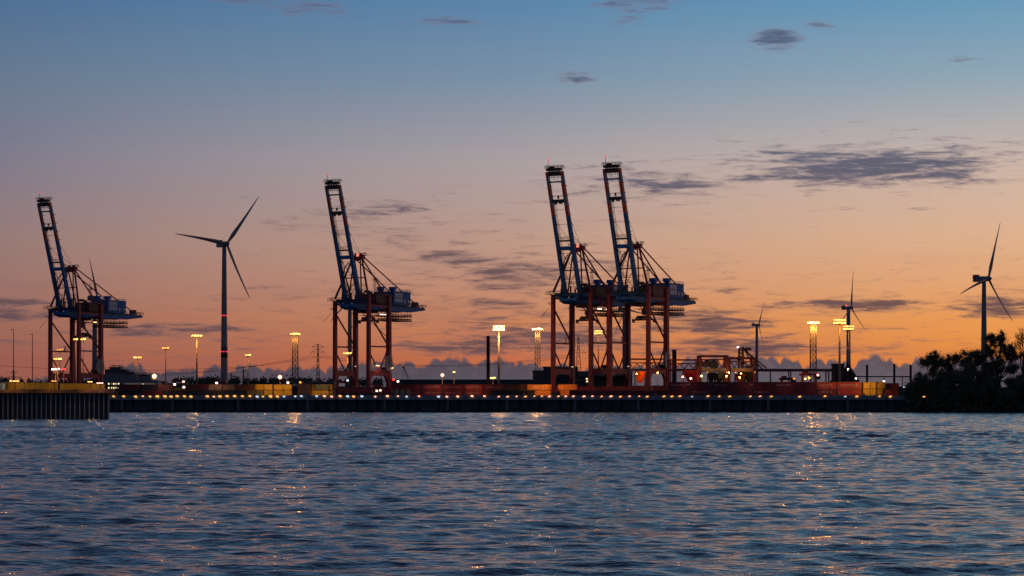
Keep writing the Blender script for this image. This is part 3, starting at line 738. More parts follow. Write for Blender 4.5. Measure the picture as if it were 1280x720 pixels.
# working lamps on cranes
lens = {}
def crane_lamp(c, loc, m, s=.5, power=0, col=(1,.7,.5)):
    b = MB(); b.box((0, 0, .22), (s*1.3, s*1.3, .3)); h = b.build('work_lamp', DARK, c, loc=loc)
    b = MB(); b.box((0, 0, -.1), (s, s, s*.55)); b.build('lamp_lens', m, h)
    if power: lamp_light(h, (0, -1.0, -.6), col, power, .3)
for x in (10, 12, 14.5): crane_lamp(CR[2], (x, -5.2, 52.0-DECK), PINKW, .8)
crane_lamp(CR[2], (-3.2, -12.3, 24.2-DECK), YELW, 1.2, 400, (1,.5,.2)); crane_lamp(CR[2], (9.6, -13.0, 23.0-DECK), YELW, .9, 60)
for x in (8.5, 10.5, 17): crane_lamp(CR[1], (x, -5.2, 52.0-DECK), WHT if x < 11 else PINKW, .8)
for x in (18, 12): crane_lamp(CR[0], (x, -5.2, 52.6-DECK), AMBERD, .6)
crane_lamp(CR[0], (20, -6.5, 56.9-DECK), YELW, .5)
for x in (11, 15): crane_lamp(CR[3], (x, -5.2, 51.6-DECK), YELW, 1.3)
crane_lamp(CR[1], (7.4, 9.6, 22.6-DECK), LITW, .6); crane_lamp(CR[0], (7.4, 9.6, 22.6-DECK), LITW, .5); crane_lamp(CR[2], (7.4, 9.6, 24.0-DECK), LITW, .5)
for i in (1, 2): 
    b = MB(); b.tube((0,0,0),(0,0,1.6),.7,n=8); o = b.build('warning_lamp', emat('salmon_beacon_light', (1,.25,.15,1), .9), CR[i], loc=(-5.5, -1.0, 82.5-DECK))

# ================================================================== WIND TURBINES
def turbine(px, py, Yd, Lb, angs, fx, w_top, w_base, label, nac=-1, bands=(), m_t=WHITE, side=1, xrot=0):
    z = wz(py, Yd); x = wx(px, Yd); k = Yd/F
    r = empty('wind_turbine', (x, Yd, DECK), label=label, cat='wind turbine', group='wind turbines')
    h = z-DECK; rb, rt = w_base*k/2, w_top*k/2
    m = MB(); prof = [(rb+(rt-rb)*(t/10)**1.0, (h-1)*t/10) for t in range(11)]; m.lathe(prof, 20); tw = m.build('tower', m_t, r, True)
    for (yb0, yb1, mt) in bands:
        z0, z1 = wz(yb1, Yd)-DECK, wz(yb0, Yd)-DECK
        q0 = rb+(rt-rb)*z0/h+.06; q1 = rb+(rt-rb)*z1/h+.06
        m = MB(); m.lathe([(q0, z0), (q1, z1)], 20); m.build('tower_band', mt, tw, True)
    psi = math.acos(fx)*side                # rotor axis turned from the view axis
    n = Vector((math.sin(psi), -math.cos(psi), 0)); a = Vector((math.cos(psi), math.sin(psi), 0))
    Lw = Lb*k; s = Lw/38
    na = MB(); na.beam(Vector((0,0,h))-n*7.0*s, Vector((0,0,h))+n*1.6*s, 3.4*s, 3.6*s, 3.0*s, 3.0*s); na.beam(Vector((0,0,h+2.1*s))-n*6.6*s, Vector((0,0,h+2.1*s))-n*3.8*s, 2.2*s, 1.2*s)
    nc = na.build('nacelle', WHITE, r)
    hub = Vector((0,0,h))+n*3.2*s
    m = MB(); m.tube(hub-n*1.6*s, hub+n*.9*s, 1.7*s, 1.5*s, 14); m.tube(hub+n*.9*s, hub+n*2.2*s, 1.5*s, .5*s, 14); ro = m.build('hub', WHITE, r, True)
    for ang in angs:
        t = math.radians(ang); d = a*math.cos(t)+Vector((0,0,1))*math.sin(t); c = d.cross(n).normalized()
        m = MB(); st = [(0, .75, .75), (.06, .75, .7), (.2, 1.3, .45), (.4, .95, .3), (.6, .68, .22), (.8, .45, .15), (.95, .26, .09), (1, .06, .04)]
        vs = []; N = 8
        for q, ch, th in st:
            cen = hub+d*(Lw*q)+n*(1.6*s*q*q)+c*(.35*s*math.sin(q*PI)); tw_ = .5*(1-q)
            c1 = c*math.cos(tw_)+n*math.sin(tw_); n1 = n*math.cos(tw_)-c*math.sin(tw_)
            for j in range(N): an = 2*PI*j/N; vs.append(cen+c1*(ch*s*math.cos(an))+n1*(th*s*math.sin(an)))
        fs = [(i*N+j, i*N+(j+1) % N, (i+1)*N+(j+1) % N, (i+1)*N+j) for i in range(len(st)-1) for j in range(N)]
        m.add(vs, fs); m.build('blade', WHITE, ro, True)
    return r, nc, h
t1, nc1, h1 = turbine(280.3, 305, 1500, 76, (54, 173, -65), .8, 5.2, 9.6, 'tall wind turbine right of the far left crane, red lights on its tower', side=1,
    bands=((434, 447, mat('turbine_dark_band', (.09,.045,.045), .5)),))
def ring_lights(px, py, Yd, root, r=2.2, n=8, m_=REDS, sz=.7):
    z = wz(py, Yd)-DECK
    for k in range(n):
        an = 2*PI*k/n; b = MB(); b.box((r*math.cos(an), r*math.sin(an), z), (sz, sz, sz)); b.build('obstruction_light', m_, root)
ring_lights(280, 394.5, 1500, t1, 1.95); ring_lights(280, 439.5, 1500, t1, 2.15)
t2, nc2, h2 = turbine(118.5, 373, 2300, 54, (111, 231, -9), .48, 5, 8, 'distant wind turbine mostly hidden behind the far left crane', side=1)
t3, nc3, h3 = turbine(437.3, 374, 2600, 41, (225, -15, 105), .9, 4.6, 6.2, 'distant wind turbine whose grey tower stands between the legs of the lone crane')
t4, nc4, h4 = turbine(780, 386, 2900, 43, (-9, -129, 111), .65, 3.5, 5, 'distant wind turbine hidden behind the two right cranes, two blades showing')
t5, nc5, h5 = turbine(946, 406, 3300, 34, (63, 181, -60), .46, 3.1, 4.6, 'smallest wind turbine, between the gantry frames and the lattice mast')
t6, nc6, h6 = turbine(1060.6, 385, 2600, 47, (88, -33, -152), .52, 4.4, 6.4, 'middle sized wind turbine with a red tower light behind the twin floodlight masts', bands=((452, 461, TRED),))
ring_lights(1060, 435, 2600, t6, 2.2, 8, REDS, .8)
b = MB(); b.box((-1.8, 3.5, h6+2.8), (1.6,1.6,1.2)); b.build('obstruction_light', REDL, t6)
t7, nc7, h7 = turbine(1230, 348.5, 1650, 76, (72, 197, -44), .67, 5.0, 9.2, 'large wind turbine rising behind the trees at the right edge', side=1)
b = MB(); b.box((-5.6, 3.6, h7+1.5), (2.6,2.6,2.6)); b.build('cooler_box', TRED, t7)

# ================================================================== LIGHT MASTS
COLR = {'amber': (1,.38,.06), 'yellow': (1,.36,.05), 'white': (1,.42,.10), 'red': (1,.05,.05)}
def mast(px, yh, Yd, hw, core, col, power, label, rows=1, kind='pole', w=2.2, soft=None, n=4, group='floodlight masts on the terminal', spot=True):
    k = Yd/F; h = wz(yh, Yd)-DECK; x = wx(px, Yd)
    r = empty('light_mast', (x, Yd, DECK), label=label, cat='light mast', group=group)
    if kind == 'pole':
        m = MB(); m.tube((0,0,0), (0,0,h), w*k/2, w*k*.32, 12); m.tube((0,0,0),(0,0,.8),w*k*.75,w*k*.7,12); m.build('pole', BEIGE if core is not None else DARK, r, True)
    elif kind == 'lattice':
        a = w*k/2; at = a*.82
        for sx in (-1, 1):
            for sy in (-1, 1):
                m = MB(); m.beam((sx*a, sy*a, 0), (sx*at, sy*at, h), .26, .26); m.build('corner_post', DARK, r)
        nb = int(h/(2.6)); m = MB()
        for q in range(nb):
            z0, z1 = h*q/nb, h*(q+1)/nb; a0 = a+(at-a)*q/nb; a1 = a+(at-a)*(q+1)/nb
            for (c0, c1) in (((-1,-1),(1,-1)), ((1,-1),(1,1)), ((1,1),(-1,1)), ((-1,1),(-1,-1))):
                m.beam((c0[0]*a0, c0[1]*a0, z0), (c1[0]*a1, c1[1]*a1, z1), .13, .13); m.beam((c1[0]*a0, c1[1]*a0, z0), (c0[0]*a1, c0[1]*a1, z1), .13, .13)
                m.beam((c0[0]*a1, c0[1]*a1, z1), (c1[0]*a1, c1[1]*a1, z1), .15, .15)
        m.build('lattice_bracing', DARK, r)
        m = MB(); m.beam((0, 0, 0), (0, 0, h), .4, .2); m.build('ladder', DARK, r)
    W_ = hw*k
    hp = MB(); hp.box((0, 0, h+.1), (W_, .25, .22)); 
    if rows > 1 and n > 2: hp.box((0, 0, h+1.55), (W_, .25, .22)); hp.beam((0,0,h), (0,0,h+1.6), .25, .25)
    hp.box((0, .9, h-.2), (W_*.8, 1.6, .12)); hp.build('lamp_crossbar', DARK, r)
    if rows == 2 and n == 2:
        b = MB(); b.tube((0, .1, h+.7), (0, .9, h+.7), W_*.40, n=16); hh = b.build('lamp_housing', DARK, r)
        b = MB(); b.tube((0, -.1, h+.7), (0, .1, h+.7), W_*.40, n=16); b.build('lamp_rim', AMBERD, hh)
        b = MB(); b.tube((0, -.25, h+.7), (0, -.1, h+.7), W_*.28, n=16); b.build('lamp_lens', soft, hh); rows = 0
    for q in range(rows):
        for j in range(n):
            xj = (j-(n-1)/2)*W_/n; zj = h+.55+q*1.45+((j*7+q*3) % 3)*.12
            b = MB(); b.box((xj, .35, zj), (W_/n*.9, .6, .96)); hh = b.build('lamp_housing', DARK, r)
            b = MB(); b.box((xj, -.02, zj-.02), (W_/n*.84, .1, .86)); b.build('lamp_lens', core if (soft is None or (j+q) % 2 == 0) else soft, hh)
    if power: lamp_light(r, (0, -3.0, h-2.2), COLR[col], power, .9)
    return r
P = 1700
mast(246, 421, 1290, 14, AMBER, 'amber', P*2.6, 'amber floodlight mast on a thick pole, just left of the tall wind turbine', 1, w=2.6, soft=YELW)
mast(207, 436.5, 1330, 9, AMBER, 'amber', P*.3, 'slim dark mast with one amber lamp lit on its right side', 1, w=1.6, soft=AMBERD, n=3)
mast(172, 448, 1500, 11, YELW, 'amber', P*.6, 'amber lamp on a short pole behind the pale terminal hall', 1, w=1.8, n=2, soft=AMBER)
mast(310, 445, 1450, 8, AMBER, 'amber', P*.6, 'amber lamp on a short pole between the tall turbine and the left lattice mast', 1, w=2.0, n=2, soft=YELW)
mast(369, 419, 1150, 13, AMBER, 'amber', P*3, 'left lattice floodlight mast, amber lamps on a steel lattice tower', 1, 'lattice', 7.5, soft=YELW, n=4)
mast(434.5, 443, 1400, 11, AMBER, 'amber', P, 'amber floodlight mast seen between the legs of the lone crane', 1, w=2.4, soft=YELW, n=3)
mast(623.5, 413.5, 1180, 15, WHT, 'white', P*7, 'white two row floodlight mast on a thick lit pole right of the chimney', 2, w=3.2, soft=YELW, n=5)
mast(672, 413, 1150, 14, WHT, 'white', P*5, 'lattice floodlight mast just left of the two right cranes', 1, 'lattice', 6.8, soft=YELW, n=4)
mast(748, 418, 1500, 11, YELW, 'yellow', P, 'two row floodlight mast seen between the legs of the third crane', 2, w=1.6, soft=AMBER, n=4)
mast(1016.5, 405, 1150, 15, YELW, 'yellow', P*11, 'brightest lattice floodlight mast, left of the twin pole masts', 1, 'lattice', 8.0, soft=WHT, n=5)
mast(1049.5, 405, 1250, 16, YELW, 'yellow', P*1.6, 'two row floodlight mast on a tall pale pole left of the middle turbine', 2, w=3.4, n=5, soft=AMBER)
mast(1060.8, 412.5, 1400, 14, YELW, 'yellow', P, 'lower two row floodlight mast directly in front of the middle turbine tower', 2, w=1.6, n=4, soft=AMBER)
mast(72, 450, 1330, 11, AMBER, 'amber', P*.6, 'bright amber lamp low between the legs of the far left crane', 1, w=1.8, n=2, soft=YELW)
mast(75, 438.5, 1480, 9, AMBERD, 'amber', P*.2, 'fainter amber lamp above the bright amber one inside the far left crane', 1, w=1.3, n=3)
mast(69.5, 463, 1330, 11, WHT, 'white', P*.4, 'wide white lamp beside the red lamp inside the far left crane', 1, w=1.0, n=3)
mast(79.5, 463, 1325, 5, REDL, 'red', 900, 'red lamp on a post inside the far left crane', 1, w=1.0, n=2)
mast(94.5, 425.5, 1300, 6, AMBER, 'amber', P*.4, 'left lamp of the amber pair in front of the far left crane', 1, w=1.2, n=2, soft=YELW)
mast(104, 425.5, 1300, 7, AMBER, 'amber', P*.4, 'right lamp of the amber pair in front of the far left crane', 1, w=1.2, n=2, soft=YELW)
mast(193, 472, 1300, 8, YELW, 'yellow', P*.3, 'low bright lamp over the red container right of the pale terminal hall', 2, w=1.2, n=2, soft=PINKW)
mast(350, 473, 1300, 7, YELW, 'yellow', P*.3, 'low bright lamp just left of the left lattice mast', 2, w=1.2, n=2, soft=PINKW)
mast(553, 470.5, 1350, 6, WHT, 'white', P*.3, 'low round white lamp right of the lone crane', 2, w=1.0, n=2, soft=PINKW)
mast(567.5, 466.5, 1350, 3.5, YELW, 'amber', P*.2, 'small amber lamp on a thin post left of the chimney', 1, w=1.3, n=1)
mast(616, 474, 1290, 7, YELW, 'amber', P*.4, 'low flat lamp between the chimney and the thick lit pole', 1, w=1.0, n=3)
mast(1246, 473.5, 1300, 7, AMBER, 'amber', P*.3, 'amber lamp shining through the trees at the right', 1, w=1.4, n=3)

# ================================================================== QUAY EDGE LAMPS
QL = [(142.7,'y'),(155.3,'y'),(170.3,'y'),(179.3,'p'),(188.2,'y'),(197.4,'y'),(206.8,'y'),(214.4,'y'),(222.1,'y'),(231.2,'y'),(239.3,'y'),(259.7,'y'),(267.8,'p'),(275.4,'y'),
 (284.4,'y'),(293.8,'y'),(303.5,'y'),(312.9,'y'),(321.9,'w'),(329.1,'y'),(338.7,'y'),(347.1,'y'),(355.3,'w'),(369.4,'w'),(377.1,'w'),(396.1,'w'),(405.8,'p'),(414.8,'p'),
 (425.4,'o'),(434.8,'w'),(442.2,'o'),(452.5,'w'),(469.3,'p'),(484.4,'p'),(497.6,'p'),(508.4,'w'),(523.8,'p'),(548.2,'w'),(558.6,'p'),(572.1,'p'),(590,'p'),(605.5,'p'),(623.5,'p'),
 (634.5,'p'),(645.7,'p'),(656.8,'o'),(668,'p'),(677.3,'o'),(686.7,'p'),(697.9,'o'),(707.1,'p'),(716.5,'p'),(729.8,'p'),(740.3,'p'),(751.8,'o'),(763.5,'p'),(775.3,'o'),(786.6,'p'),
 (798.7,'o'),(808.7,'o'),(829.6,'o'),(839.5,'o'),(849.5,'o'),(864.7,'w'),(884.6,'o'),(898.7,'o'),(911.8,'o'),(937.5,'o'),(949.6,'p'),(963.6,'y'),(999,'o'),(1030.5,'o'),(1055.8,'w'),
 (1070.3,'o'),(1098.6,'o'),(1112,'o'),(1154,'y')]
QM = {'y': ('amber yellow', emat('quay_amber_light', (1,.48,.08,1), 1.2)), 'p': ('pinkish white', emat('quay_pink_light', (1,.42,.24,1), 1.9)),
      'w': ('cool white', emat('quay_cool_light', (.72,.80,.95,1), 1.0)), 'o': ('orange', emat('quay_orange_light', (1,.36,.08,1), 1.9))}
LM = [(137,'the near pier end'),(246,'the thick amber mast'),(280,'the tall wind turbine'),(369,'the left lattice mast'),(443,'the lone crane second leg'),(485,'the lone crane right leg'),(567,'the thin amber post'),
      (623,'the thick white lit mast'),(690,'the third crane left leg'),(761,'the third crane right leg'),(835,'the rightmost crane right leg'),(909,'the middle gantry post'),(945,'the right gantry post'),(1016,'the brightest lattice mast'),(1049,'the tall pale pole mast'),(1140,'the riverbank bushes')]
def where(px, cnt={}):
    best = max([l for l in LM if l[0] <= px+.01], key=lambda l: l[0], default=LM[0])
    return best[1]
qc = {}
pm = MB(); pm.tube((0,0,0), (0,0,.75), .07, n=6); pm.box((0,0,.04), (.4,.4,.08)); post0 = None
ql_r = random.Random(3)
for px, c in QL:
    Yd = QY+1.0 if px < 1133 else QY-6
    x = wx(px, Yd); wh = where(px); qc[wh] = qc.get(wh, 0)+1
    r = empty('quay_lamp', (x, Yd, DECK if px < 1133 else 5.6), label=f'{QM[c][0]} quay edge lamp, {ORD[qc[wh]-1]} to the right of {wh}', cat='quay lamp', group='lamps along the quay edge')
    zl = -.35 if px < 1133 else .9
    b = MB(); b.tube((0,-1.6,zl), (0,-1.6,zl+.3), .05, n=6); b.beam((0,-1.6,zl+.2),(0,-.2,zl+.2),.08,.08); b.build('bracket', DARK, r)
    dx = -.22 if px < 620 else .22
    s_ = ql_r.uniform(.85, 1.45)*(1.3 if c in 'y' else 1.1); zl += ql_r.uniform(-.12, .12)
    b = MB(); b.tube((-.34*s_, -1.85, zl-.02-dx*.5), (.34*s_, -1.85, zl-.02+dx*.5), .17*s_, .28*s_ if dx < 0 else .17*s_, 8); b.build('lamp_glass', QM[c][1], r, True)

# ================================================================== CONTAINERS
CC = {'red': ('dark red', (.30,.035,.022)), 'wine': ('wine red', (.15,.018,.026)), 'bred': ('bright red', (.34,.045,.02)), 'yellow': ('yellow', (.50,.27,.02)), 'orange': ('orange', (.62,.20,.03)),
      'tan': ('tan', (.30,.19,.09)), 'brown': ('rust brown', (.14,.05,.03)), 'dark': ('dark grey', (.03,.032,.037)), 'mauve': ('dull mauve', (.09,.055,.065)), 'slate': ('slate grey', (.07,.08,.10)), 'olive': ('olive brown', (.16,.12,.06)),
      'char': ('nearly black', (.016,.018,.022))}
CMATS = {k: mat('container_paint_'+k, v_[1], .55, var=.3, scale=.5, bump=.1, streak=True) for k, v_ in CC.items()}
_cm = {}
def cmesh(w, h, kind):
    key = (round(w, 1), round(h, 1), kind)
    if key in _cm: return _cm[key]
    d = 2.44; t = .1
    me = MB(); n = max(4, int(w/.62))         # corrugated long sides
    me.box((0, d/2, h/2), (w-.2, d-.34, h-.24))
    for j in range(n): me.box((-w/2+.2+(j+.5)*(w-.4)/n, .06+.09, h/2), ((w-.4)/n*.52, .16, h-.3))
    for j in range(n): me.box((-w/2+.2+(j+.5)*(w-.4)/n, d-.13, h/2), ((w-.4)/n*.52, .1, h-.3))
    body = me
    fr = MB()
    for x in (-w/2+.09, w/2-.09):
        for y in (.09, d-.09): fr.box((x, y, h/2), (.18, .18, h))
    for z in (.08, h-.08):
        fr.box((0, .08, z), (w-.36, .15, .16)); fr.box((0, d-.08, z), (w-.36, .15, .16))
        for x in (-w/2+.08, w/2-.08): fr.box((x, d/2, z), (.15, d-.36, .16))
    dr = MB(); dr.box((w/2-.07, d*.27, h/2), (.08, d*.42, h-.4)); dr.box((w/2-.07, d*.73, h/2), (.08, d*.42, h-.4))
    for y in (.5, .95, 1.5, 1.95): dr.tube((w/2+.0, y, .3), (w/2+.0, y, h-.3), .035, n=5)
    out = []
    for nm, b_ in (('corrugated_shell', body), ('corner_frame', fr), ('door_end', dr)):
        mm = bpy.data.meshes.new(nm); mm.from_pydata(b_.v, [], b_.f); mm.materials.append(CMATS[kind] if nm != 'corner_frame' else DARK if kind in ('char', 'dark', 'wine', 'red') else CMATS['brown']); out.append(mm)
    _cm[key] = out; return out
# lettering, shared meshes
def text_mesh(txt, size, m):
    cu = bpy.data.curves.new('lettering', 'FONT'); cu.body = txt; cu.size = size; cu.align_x = 'CENTER'; cu.align_y = 'CENTER'; cu.extrude = .01
    o = bpy.data.objects.new('lettering', cu); COL.objects.link(o)
    dg = bpy.context.evaluated_depsgraph_get(); me = bpy.data.meshes.new_from_object(o.evaluated_get(dg)); me.name = 'lettering'
    bpy.data.objects.remove(o); bpy.data.curves.remove(cu); me.materials.clear(); me.materials.append(m); return me
WP = mat('white_lettering_paint', (.55,.5,.45), .6, var=.1)
TXT = text_mesh('HAMBURG SÜD', .82, WP)
ch = MB(); ch.beam((-.6, 0, .55), (.5, 0, 0), .1, .22, up=(0,1,0)); ch.beam((-.6, 0, -.55), (.5, 0, 0), .1, .22, up=(0,1,0)); CHV = bpy.data.meshes.new('arrow_mark'); CHV.from_pydata(ch.v, [], ch.f); CHV.materials.append(WP)
ccount = {}
def container(px0, px1, row, kind, Yd, h=2.6, text=False, z0=None, arrow=True, extra=''):
    x0, x1 = wx(px0, Yd), wx(px1, Yd); w = x1-x0-.12; z = DECK+row*(h+.03) if z0 is None else z0
    cx = (px0+px1)/2; wh = where(cx); lvl = ('bottom', 'second', 'top')[row]
    key = (wh, lvl, kind, text); ccount[key] = ccount.get(key, 0)+1
    wr = 'named' if text else 'plain'
    r = empty('shipping_container', ((x0+x1)/2, Yd, z), label=f'{CC[kind][0]} container, {wr}, {lvl} tier, {ORD[ccount[key]-1]} right of {wh}', cat='container', group='shipping containers on the quay')
    for mm in cmesh(w, h, kind):
        o = bpy.data.objects.new(mm.name, mm); COL.objects.link(o); o.parent = r
    if text:
        o = bpy.data.objects.new('lettering', TXT); COL.objects.link(o); o.parent = r; o.rotation_euler = (PI/2, 0, 0); o.location = (-.5, -.04, h*.52)
        if w > 7.5:
            o.location = (-1.0, -.04, h*.52); o.scale = (min(1, w*.62/6.2),)*3
            o2 = bpy.data.objects.new('arrow_mark', CHV); COL.objects.link(o2); o2.parent = r; o2.location = (w*.5-2.2, -.05, h*.52)
    return r
YA = 1060
# left stretch
for a, b_, row, k in ((148,176,0,'dark'),(176.5,204,0,'wine'),(204.5,222,0,'dark'),(148,176,1,'wine'),(176.5,196,1,'dark'),(196.5,215,1,'brown'),(222.5,231.5,0,'brown'),(232,260,0,'dark'),(232,246,1,'brown'),(246.5,260,1,'wine'),
      (260.5,283,0,'char'),(283.5,307,0,'dark'),(260.5,278,1,'tan'),(278.5,294.5,1,'tan'),(295,317.5,1,'brown'),(318,341,1,'yellow'),(341.5,365,1,'yellow'),(308,329,0,'olive'),(329.5,341,0,'yellow'),(341.5,365,0,'yellow'),
      (372,388.5,0,'mauve'),(372,388.5,1,'mauve'),(389,412,0,'yellow'),(392.5,411,1,'slate'),(389.5,392.3,1,'yellow'),(411.3,416,1,'yellow'),(412.3,416.5,0,'yellow')):
    container(a, b_, row, k, YA)
for a, b_, row, k, t in ((500,526.5,0,'red',1),(527,553,0,'red',1),(553.5,579.5,0,'red',1),(490,500,1,'red',0),(500.5,526.5,1,'red',0),(527,553,1,'red',1),(553.5,579.5,1,'red',1),
      (580,604,0,'bred',1),(580,604,1,'bred',1),(604.5,631,1,'bred',1),(604.5,613,0,'bred',0),(613.5,640,0,'char',0),(640.5,666,0,'char',0),(631.5,658,1,'brown',0),(658.5,690,1,'orange',1),(668,689,0,'orange',0),
      (697,722,1,'orange',0),(700,712,0,'orange',0)):
    container(a, b_, row, k, YA, text=bool(t))
YB = 1000
xs = 836
for i in range(7):
    for row in (0, 1):
        container(xs+i*26.3, xs+(i+1)*26.3-.4, row, 'wine', YB, 2.85, text=(i in (0, 2, 5) and row == 1) or (i in (1, 4) and row == 0))
container(1020.5, 1046, 1, 'bred', YB, 2.85, True); container(1046.5, 1077.5, 1, 'bred', YB, 2.85, True)
container(1020.5, 1046, 0, 'wine', YB, 2.85, True); container(1046.5, 1077.5, 0, 'red', YB, 2.85, False)
container(1078.5, 1095.5, 1, 'yellow', YB, 2.85, z0=DECK+2.88); container(1096, 1106.5, 1, 'yellow', YB, 2.85, z0=DECK+2.88); container(1078.5, 1095.5, 0, 'yellow', YB, 2.85); container(1096, 1104, 0, 'yellow', YB, 2.85)
container(1105, 1124, 0, 'red', YB, 2.6); container(1107.5, 1124, 1, 'red', YB+2.8, 2.6)
for a, b_, row, k in ((738,763,0,'wine'),(763.5,790,0,'wine'),(790.5,812,0,'wine'),(812.5,835,0,'wine'),(712.5,737.5,0,'wine')):
    container(a, b_, row, k, YA+25)
# pale door ends stacked right of the lone crane
for j, px in enumerate((496, 503.2, 510.5)):
    Yd = YA-4; r = empty('container_end', (wx(px, Yd), Yd, DECK), label=('pale door end of a container, leftmost of three right of the lone crane', 'pale door end of a container, middle of three right of the lone crane', 'pale door end of a container, rightmost of three right of the lone crane')[j], cat='container', group='pale container ends')
    mt = mat('pale_door_paint', (.42,.30,.16), .6)
    m = MB(); m.box((0,1.5,1.6), (2.0,2.8,3.1)); m.build('shell', CMATS['red'], r)
    for s_ in (-.48, .48):
        m = MB(); m.box((s_, .06, 1.6), (.85,.08,2.8)); dd = m.build('door', mt, r); m = MB(); m.tube((s_*.6, .0, .4), (s_*.6, .0, 2.8), .03, n=5); m.build('lock_rod', STEEL, dd)
# lamps added to brighten the container stacks, standing in front of the rows
def added_stack_lamp(px, Yd, h, col, power, label, m_=AMBERD):
    r = empty('added_yard_lamp', (wx(px, Yd), Yd, DECK), label=label, cat='yard lamp', group='lamps added to light the stacks')
    m = MB(); m.tube((0,0,0), (0,0,h), .09, n=6); m.build('post', DARK, r); m = MB(); m.box((0,.15,h+.08), (.8,.5,.16)); m.build('hood', DARK, r)
    m = MB(); m.box((0,.15,h-.03), (.6,.35,.06)); m.build('lens', m_, r); lamp_light(r, (0, .1, h-.3), col, power, .2)
for px, p, col, lab in ((330, 900, (1,.55,.12), 'added low amber lamp in front of the yellow containers left of the left lattice mast'), (354, 900, (1,.55,.12), 'added low amber lamp beside the left lattice mast foot'),
                  (401, 900, (1,.55,.12), 'added low amber lamp in front of the yellow container left of the lone crane'), (592, 480, (1,.35,.15), 'added low lamp in front of the named red containers left of the chimney'),
                  (676, 1300, (1,.45,.10), 'added low lamp lighting the orange container at the lattice mast left of the cranes'), (705, 900, (1,.4,.08), 'added low lamp under the third crane lighting an orange container'),
                  (1037, 520, (1,.4,.2), 'added low lamp in front of the bright red containers right of the brightest mast'), (1088, 1300, (1,.55,.12), 'added low lamp in front of the yellow containers by the riverbank'),
                  (200, 420, (1,.4,.25), 'added low lamp in front of the dim containers left of the thick amber mast'), (860, 170, (1,.3,.2), 'added low lamp in front of wine red containers right of the short chimney'), (940, 170, (1,.3,.2), 'added low lamp in front of wine red containers below the right gantry'), (985, 160, (1,.3,.2), 'added low lamp in front of wine red containers left of the brightest mast'), (760, 500, (1,.35,.2), 'added low lamp between the two right cranes at the quay'), (450, 400, (1,.35,.2), 'added low lamp at the foot of the lone crane'),
                  (545, 450, (1,.35,.2), 'added low lamp in front of the dark red containers right of the lone crane'), (268, 500, (1,.5,.3), 'added low lamp in front of the tan containers below the tall turbine'), (1064, 500, (1,.35,.2), 'added low lamp left of the yellow containers by the riverbank')):
    Yd = (YA if px < 800 else YB)-7
    added_stack_lamp(px, Yd, 4.6, col, p*1.3, lab)

# ================================================================== BUILDINGS
def building(name, px0, px1, yt, Yd, depth, mt, label, cat='building', roof=None, roofh=.6):
    x0, x1 = wx(px0, Yd), wx(px1, Yd); h = wz(yt, Yd)-DECK
    r = empty(name, ((x0+x1)/2, Yd, DECK), label=label, cat=cat); w = x1-x0
    m = MB(); m.box((0, depth/2, (h-roofh)/2), (w, depth, h-roofh)); wl = m.build('wall', mt, r)
    m = MB(); n = max(3, int(w/6))
    for j in range(n+1): m.box((-w/2+j*w/n, -.08, (h-roofh)/2), (.35, .2, h-roofh-.1))
    m.build('pilasters', mt, wl)
    m = MB(); m.box((0, depth/2, h-roofh/2+.003), (w+.8, depth+.8, roofh)); m.build('roof', roof or ROOF, r)
    return r, w, h
# terminal building, stepped, at left
tb, w_, h_ = building('office_building', 131.5, 152.5, 477, 1250, 18, BRICK, 'dark office block with two rows of lit windows beside the far left crane')
for row, py in enumerate((479.8, 484.8)):
    for j in range(5):
        x = (wx(136+j*3.1, 1250)-wx(142, 1250)); m = MB(); m.box((x, -.12, wz(py, 1250)-DECK), (.75, .1, .8)); f = m.build('window', LITW if (j*3+row) % 5 != 3 else mat('dim_window', (.2,.15,.1), .5, emit=(1,.7,.4,1), es=.25), tb)
        m = MB(); m.box((x, -.2, wz(py, 1250)-DECK-.5), (1.0,.2,.12)); m.box((x, -.15, wz(py, 1250)-DECK+.48), (.95,.14,.1)); m.build('window_frame', DARK, f)
m = MB(); m.box((.3,-1.2,1.6), (5.5,2.2,3.4)); m.build('porch', ORNG, tb)
hall, w_, h_ = building('terminal_hall', 152.8, 197, 475.5, 1240, 30, PALEW, 'long pale grey terminal hall with a row of small windows left of the slim mast')
for j in range(14):
    x = -w_/2+2+j*(w_-4)/13; m = MB(); m.box((x, -.14, wz(480.2, 1240)-DECK), (.5,.08,.55)); o = m.build('window', LITW if j == 8 else mat('dim_window', (.2,.15,.1), .5), hall); m = MB(); m.box((x,-.16,wz(480.2,1240)-DECK-.36),(.7,.12,.1)); m.build('sill', DARK, o)
ship = empty('distant_ship', (wx(148, 1600), 1600, DECK), label='dark stepped ship superstructure rising behind the pale terminal hall', cat='ship')
for (a, b_, y0, y1, nm) in ((129, 188, 476, 468, 'upper_hull'), (131, 166, 468, 464.5, 'deck_house'), (131, 158, 464.5, 461.5, 'bridge_deck'), (137, 150, 461.5, 458.6, 'wheelhouse'), (159, 168, 468, 466.2, 'deck_crane'), (171, 184, 470, 468.4, 'hatch_cover')):
    x0, x1 = wx(a, 1600)-wx(148, 1600), wx(b_, 1600)-wx(148, 1600); za, zb = wz(y0, 1600)-DECK, wz(y1, 1600)-DECK
    if nm == 'upper_hull': za = 0
    m = MB(); m.box(((x0+x1)/2, 6, (za+zb)/2), (x1-x0, 12, zb-za)); m.rail([(x0, 0, zb), (x1, 0, zb)], r=.08)
    m.build(nm, mat('ship_dark_grey', (.06,.065,.075), .6) if nm != 'upper_hull' else mat('ship_pale_grey', (.17,.18,.19), .6), ship)
